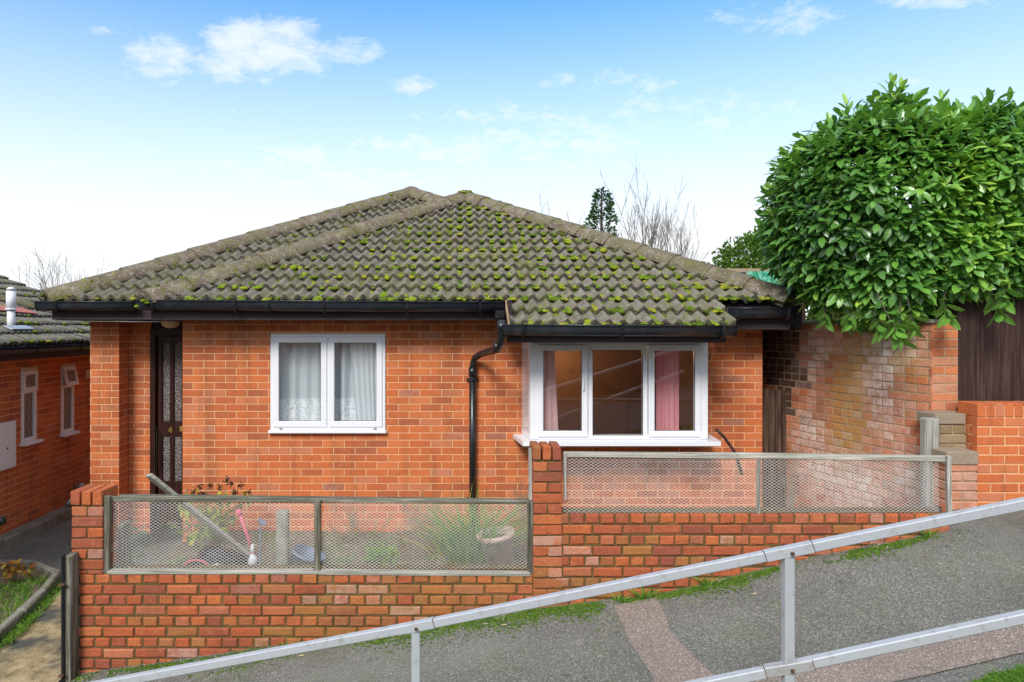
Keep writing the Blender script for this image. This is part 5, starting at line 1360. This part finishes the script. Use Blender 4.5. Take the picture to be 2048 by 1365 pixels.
for (px, py, nb_, h_) in ((1285, 1188, 60, .10), (1235, 1195, 36, .07), (1410, 1160, 26, .10), (1848, 1066, 40, .07), (570, 1290, 20, .06)):
    q = G(px, py); q.y = min(q.y, 4.79)
    m = MB(); blades(m, Vector((q.x, q.y, hz(q.x, q.y))), .045, nb_, h_, .008, (.3, 1), 1.0)
    m.build('grass_tuft', MAT['grass'], None, group='grass tufts at the foot of the front wall', label='small green grass tuft growing at the foot of the front brick wall', cat='tuft')
m = MB()
for _ in range(4200):
    px_, py_ = ru(1940, 2180), ru(1325, 1420)
    if py_ < 1366-(px_-1955)*.30+8*noise.noise(Vector((px_*.05, 0, 0))): continue
    q = G(px_, py_); blades(m, Vector((q.x, q.y, q.z+.006)), .015, 2, .03, .005, (.2, 1), .9)
m2 = MB()
for _ in range(420):
    x_ = ru(-2.7, 4.4); y_ = 4.80-abs(random.gauss(0, .09)) if x_ < 3.5 else ru(4.9, 5.4); leaf(m2, Vector((x_, y_, hz(x_, y_)+.005)), rdir()*Vector((1, 1, .1)).length, UZ+rdir()*.4, ru(.010, .028), ru(.006, .014), (rnd(), 0, 0))
m2.build('leaf_litter', MAT['dry'], kind='stuff', loc=(0, 0, 0))
m.build('verge_grass', MAT['grass'], kind='stuff', loc=(0, 0, 0))
for (px, py, s_) in ((1505, 1191, .03), (1215, 1197, .06), (1003, 1253, .03), (965, 1250, .02), (597, 1315, .035), (1512, 1218, .016), (900, 1352, .016), (1705, 1150, .016), (1245, 1272, .014), (780, 1350, .014)):
    q = G(px, py); m = MB(); leaf(m, Vector((q.x, q.y, hz(q.x, q.y)+.006)), Vector((1, ru(-.4, .4), .1)), UZ, s_*1.2, s_*.6, (rnd(), 0, 0), .3, .0)
    m.build('fallen_leaf', MAT['fallen'], None, group='pale fallen leaves on the pavement', label='small pale fallen leaf lying on the grey pavement', cat='leaf')

# ================================================================== FAR BACKGROUND AND ACROSS THE ROAD
m = MB(); xs_ = frange(-95, 60, 60); vs = []
for x_ in xs_:
    h_ = 3.6+2.2*noise.noise(Vector((x_*.03, 0, 2)))+.8*noise.noise(Vector((x_*.2, 0, 2)))-.03*(x_+60)
    vs += [(x_, 90, -3), (x_, 110, h_), (x_, 160, h_*1.1+1), (x_, 260, -3)]
m.add(vs, [(i*4+k, (i+1)*4+k, (i+1)*4+k+1, i*4+k+1) for i in range(len(xs_)-1) for k in range(3)])
m.build('hill', MAT['hill'], kind='structure', loc=(0, 0, 0), smooth=True)
of = thing('roadside_fence', 'brown boarded fence on the far side of the road, mirrored in the bay window', 'fence', (0, -7, -2.4))
m = MB(); x_ = -12
while x_ < 14:
    m.box(x_, x_+.145, -7.0+ru(-.01, .01), -6.97, hz(x_, -6)-.1, hz(x_, -6)+1.9, (rnd(), 0, 0)); x_ += .15
m.build('boards', MAT['opp_fence'], of)
for i in range(-12, 14, 2): m = MB(); m.box(i-.06, i+.06, -6.96, -6.84, hz(i, -6)-.2, hz(i, -6)+2.0); m.build('post', MAT['opp_fence'], of)
oh = thing('brick_house', 'brick house with a tiled roof across the road behind the fence', 'house', (1, -13, -2))
m = MB(); m.box(-7, 8, -17, -11, -2.6, 3.0, (.45, 0, 0)); m.build('wall', MAT['house_brick'], oh)
m = MB(); m.add([(-7.4, -10.6, 3), (8.4, -10.6, 3), (8.4, -17.4, 3), (-7.4, -17.4, 3), (-7.4, -14, 5.6), (8.4, -14, 5.6)], [(0, 1, 5, 4), (2, 3, 4, 5), (0, 4, 3), (1, 2, 5), (3, 2, 1, 0)]); m.build('roof', MAT['far_tile'], oh)
for i in (-4.5, -.5, 4.5):
    m = MB(); frame_rect(m, i, i+1.4, .6, 1.9, -11.02, -10.96, .07); f = m.build('window', MAT['pvc'], oh); rect_pane(i+.07, i+1.33, .67, 1.83, -10.99, f, 'obscure_glass')

# ================================================================== LIGHT, SKY, CAMERA
SUN_EL, SUN_AZ = 40.0, 202.0      # azimuth clockwise from +Y (north)
w = bpy.data.worlds.new('World'); scene.world = w; w.use_nodes = True
nt_ = w.node_tree; nt_.nodes.clear()
class WN(NT):
    def __init__(s): s.t = nt_; s.n = nt_.nodes
q = WN(); wo = nt_.nodes.new('ShaderNodeOutputWorld')
sky = q.node('ShaderNodeTexSky'); sky.sky_type = 'NISHITA'; sky.sun_disc = False
sky.sun_elevation = R(SUN_EL); sky.sun_rotation = R(SUN_AZ); sky.air_density = 1.0; sky.dust_density = .3; sky.ozone_density = 2.0
tc = q.node('ShaderNodeTexCoord').outputs['Generated']; sp = q.node('ShaderNodeSeparateXYZ', {0: tc})
dx_, dy_, dz_ = sp.outputs
ydiv = q.math('MAXIMUM', q.math('ABSOLUTE', dy_), .08)
az = q.math('DIVIDE', dx_, ydiv); el = q.math('DIVIDE', dz_, ydiv)
haze = q.math('POWER', q.mr(dz_, .13, .47, 1, 0), 1.25)
nz1 = q.node('ShaderNodeTexNoise', {'Vector': q.mapv(tc, (1, 1, 2.6)), 'Scale': 5.5, 'Detail': 8.0, 'Roughness': .62, 'Distortion': .5}).outputs['Fac']
nz2 = q.node('ShaderNodeTexNoise', {'Vector': q.mapv(tc, (1, 1, 2.2)), 'Scale': 22.0, 'Detail': 7.0, 'Roughness': .68, 'Distortion': .3}).outputs['Fac']
msk = None
for (px, py, rx, ry, st_) in ((315, 118, 75, 55, .8), (350, 100, 40, 30, .6), (525, 95, 120, 62, 1.0), (480, 130, 90, 50, .8), (690, 103, 75, 30, .8), (640, 130, 90, 26, .6), (820, 174, 55, 20, .8), (455, 225, 90, 24, .6), (320, 228, 80, 18, .5), (1545, 42, 150, 38, .45), (1890, 4, 160, 18, .7),
                              (1250, 172, 170, 34, .62), (1450, 235, 280, 55, .8), (1180, 260, 260, 55, .8), (950, 232, 150, 30, .75), (1000, 300, 460, 60, .9), (620, 320, 260, 50, .9), (700, 360, 460, 60, 1.0), (140, 330, 260, 45, .8), (330, 345, 160, 30, .7), (1840, 165, 120, 16, .6), (1890, 105, 70, 16, .5), (1980, 60, 90, 14, .5), (1560, 170, 90, 20, .5), (230, 60, 60, 14, .35)):
    a = q.math('MULTIPLY', q.math('SUBTRACT', az, (px-CX)/F), F/rx); b = q.math('MULTIPLY', q.math('SUBTRACT', el, (CY-py)/F), F/ry)
    d2 = q.math('ADD', q.math('MULTIPLY', a, a), q.math('MULTIPLY', b, b))
    v = q.math('MULTIPLY', q.math('SUBTRACT', 1.0, q.math('MULTIPLY', d2, .5), True), st_)
    msk = v if msk is None else q.math('MAXIMUM', msk, v)
cl = q.math('ADD', msk, q.math('MULTIPLY', q.math('SUBTRACT', nz2, .5), 1.9)); cl = q.math('ADD', cl, q.math('MULTIPLY', q.math('SUBTRACT', nz1, .5), .7))
cl = q.math('MULTIPLY', q.mr(cl, -.05, 1.2, 0, 1, True), q.math('GREATER_THAN', msk, .001))
behind = q.math('MULTIPLY', q.mr(nz1, .34, .56, .25, .95, True), q.math('MAXIMUM', q.mr(dy_, .1, -.2), q.mr(dz_, .48, .7)))
fac = q.math('MAXIMUM', q.math('MAXIMUM', haze, q.math('MULTIPLY', cl, .82)), behind)
hsv = q.node('ShaderNodeHueSaturation', {'Hue': .500, 'Saturation': 1.34, 'Value': 1.28, 'Color': sky.outputs[0]})
b1 = q.node('ShaderNodeBackground', {'Color': hsv.outputs[0], 'Strength': .15})
b2 = q.node('ShaderNodeBackground', {'Color': (.94, .97, 1.0), 'Strength': .74})
mx = q.node('ShaderNodeMixShader', {0: fac, 1: b1.outputs[0], 2: b2.outputs[0]})
nt_.links.new(mx.outputs[0], wo.inputs[0])
sd = bpy.data.lights.new('sun', 'SUN'); sd.energy = 2.3; sd.angle = R(18); sd.color = (1, .96, .90)
so = bpy.data.objects.new('sun', sd); COL.objects.link(so)
dirv = Vector((math.sin(R(SUN_AZ))*math.cos(R(SUN_EL)), math.cos(R(SUN_AZ))*math.cos(R(SUN_EL)), math.sin(R(SUN_EL))))
so.rotation_euler = dirv.to_track_quat('Z', 'Y').to_euler()
cd = bpy.data.cameras.new('camera'); co = bpy.data.objects.new('camera', cd); COL.objects.link(co)
cd.sensor_width = 36; cd.lens = F/2048*36; cd.shift_x = (1024-CX)/2048; cd.shift_y = -(682.5-CY)/2048
co.location = (0, 0, 0); co.rotation_euler = (R(90), 0, 0); cd.clip_end = 2000; cd.clip_start = .05
scene.camera = co
scene.view_settings.view_transform = 'Standard'; scene.view_settings.look = 'None'; scene.view_settings.gamma = 1; scene.view_settings.exposure = 0.58
scene.render.resolution_x = 1024; scene.render.resolution_y = 682
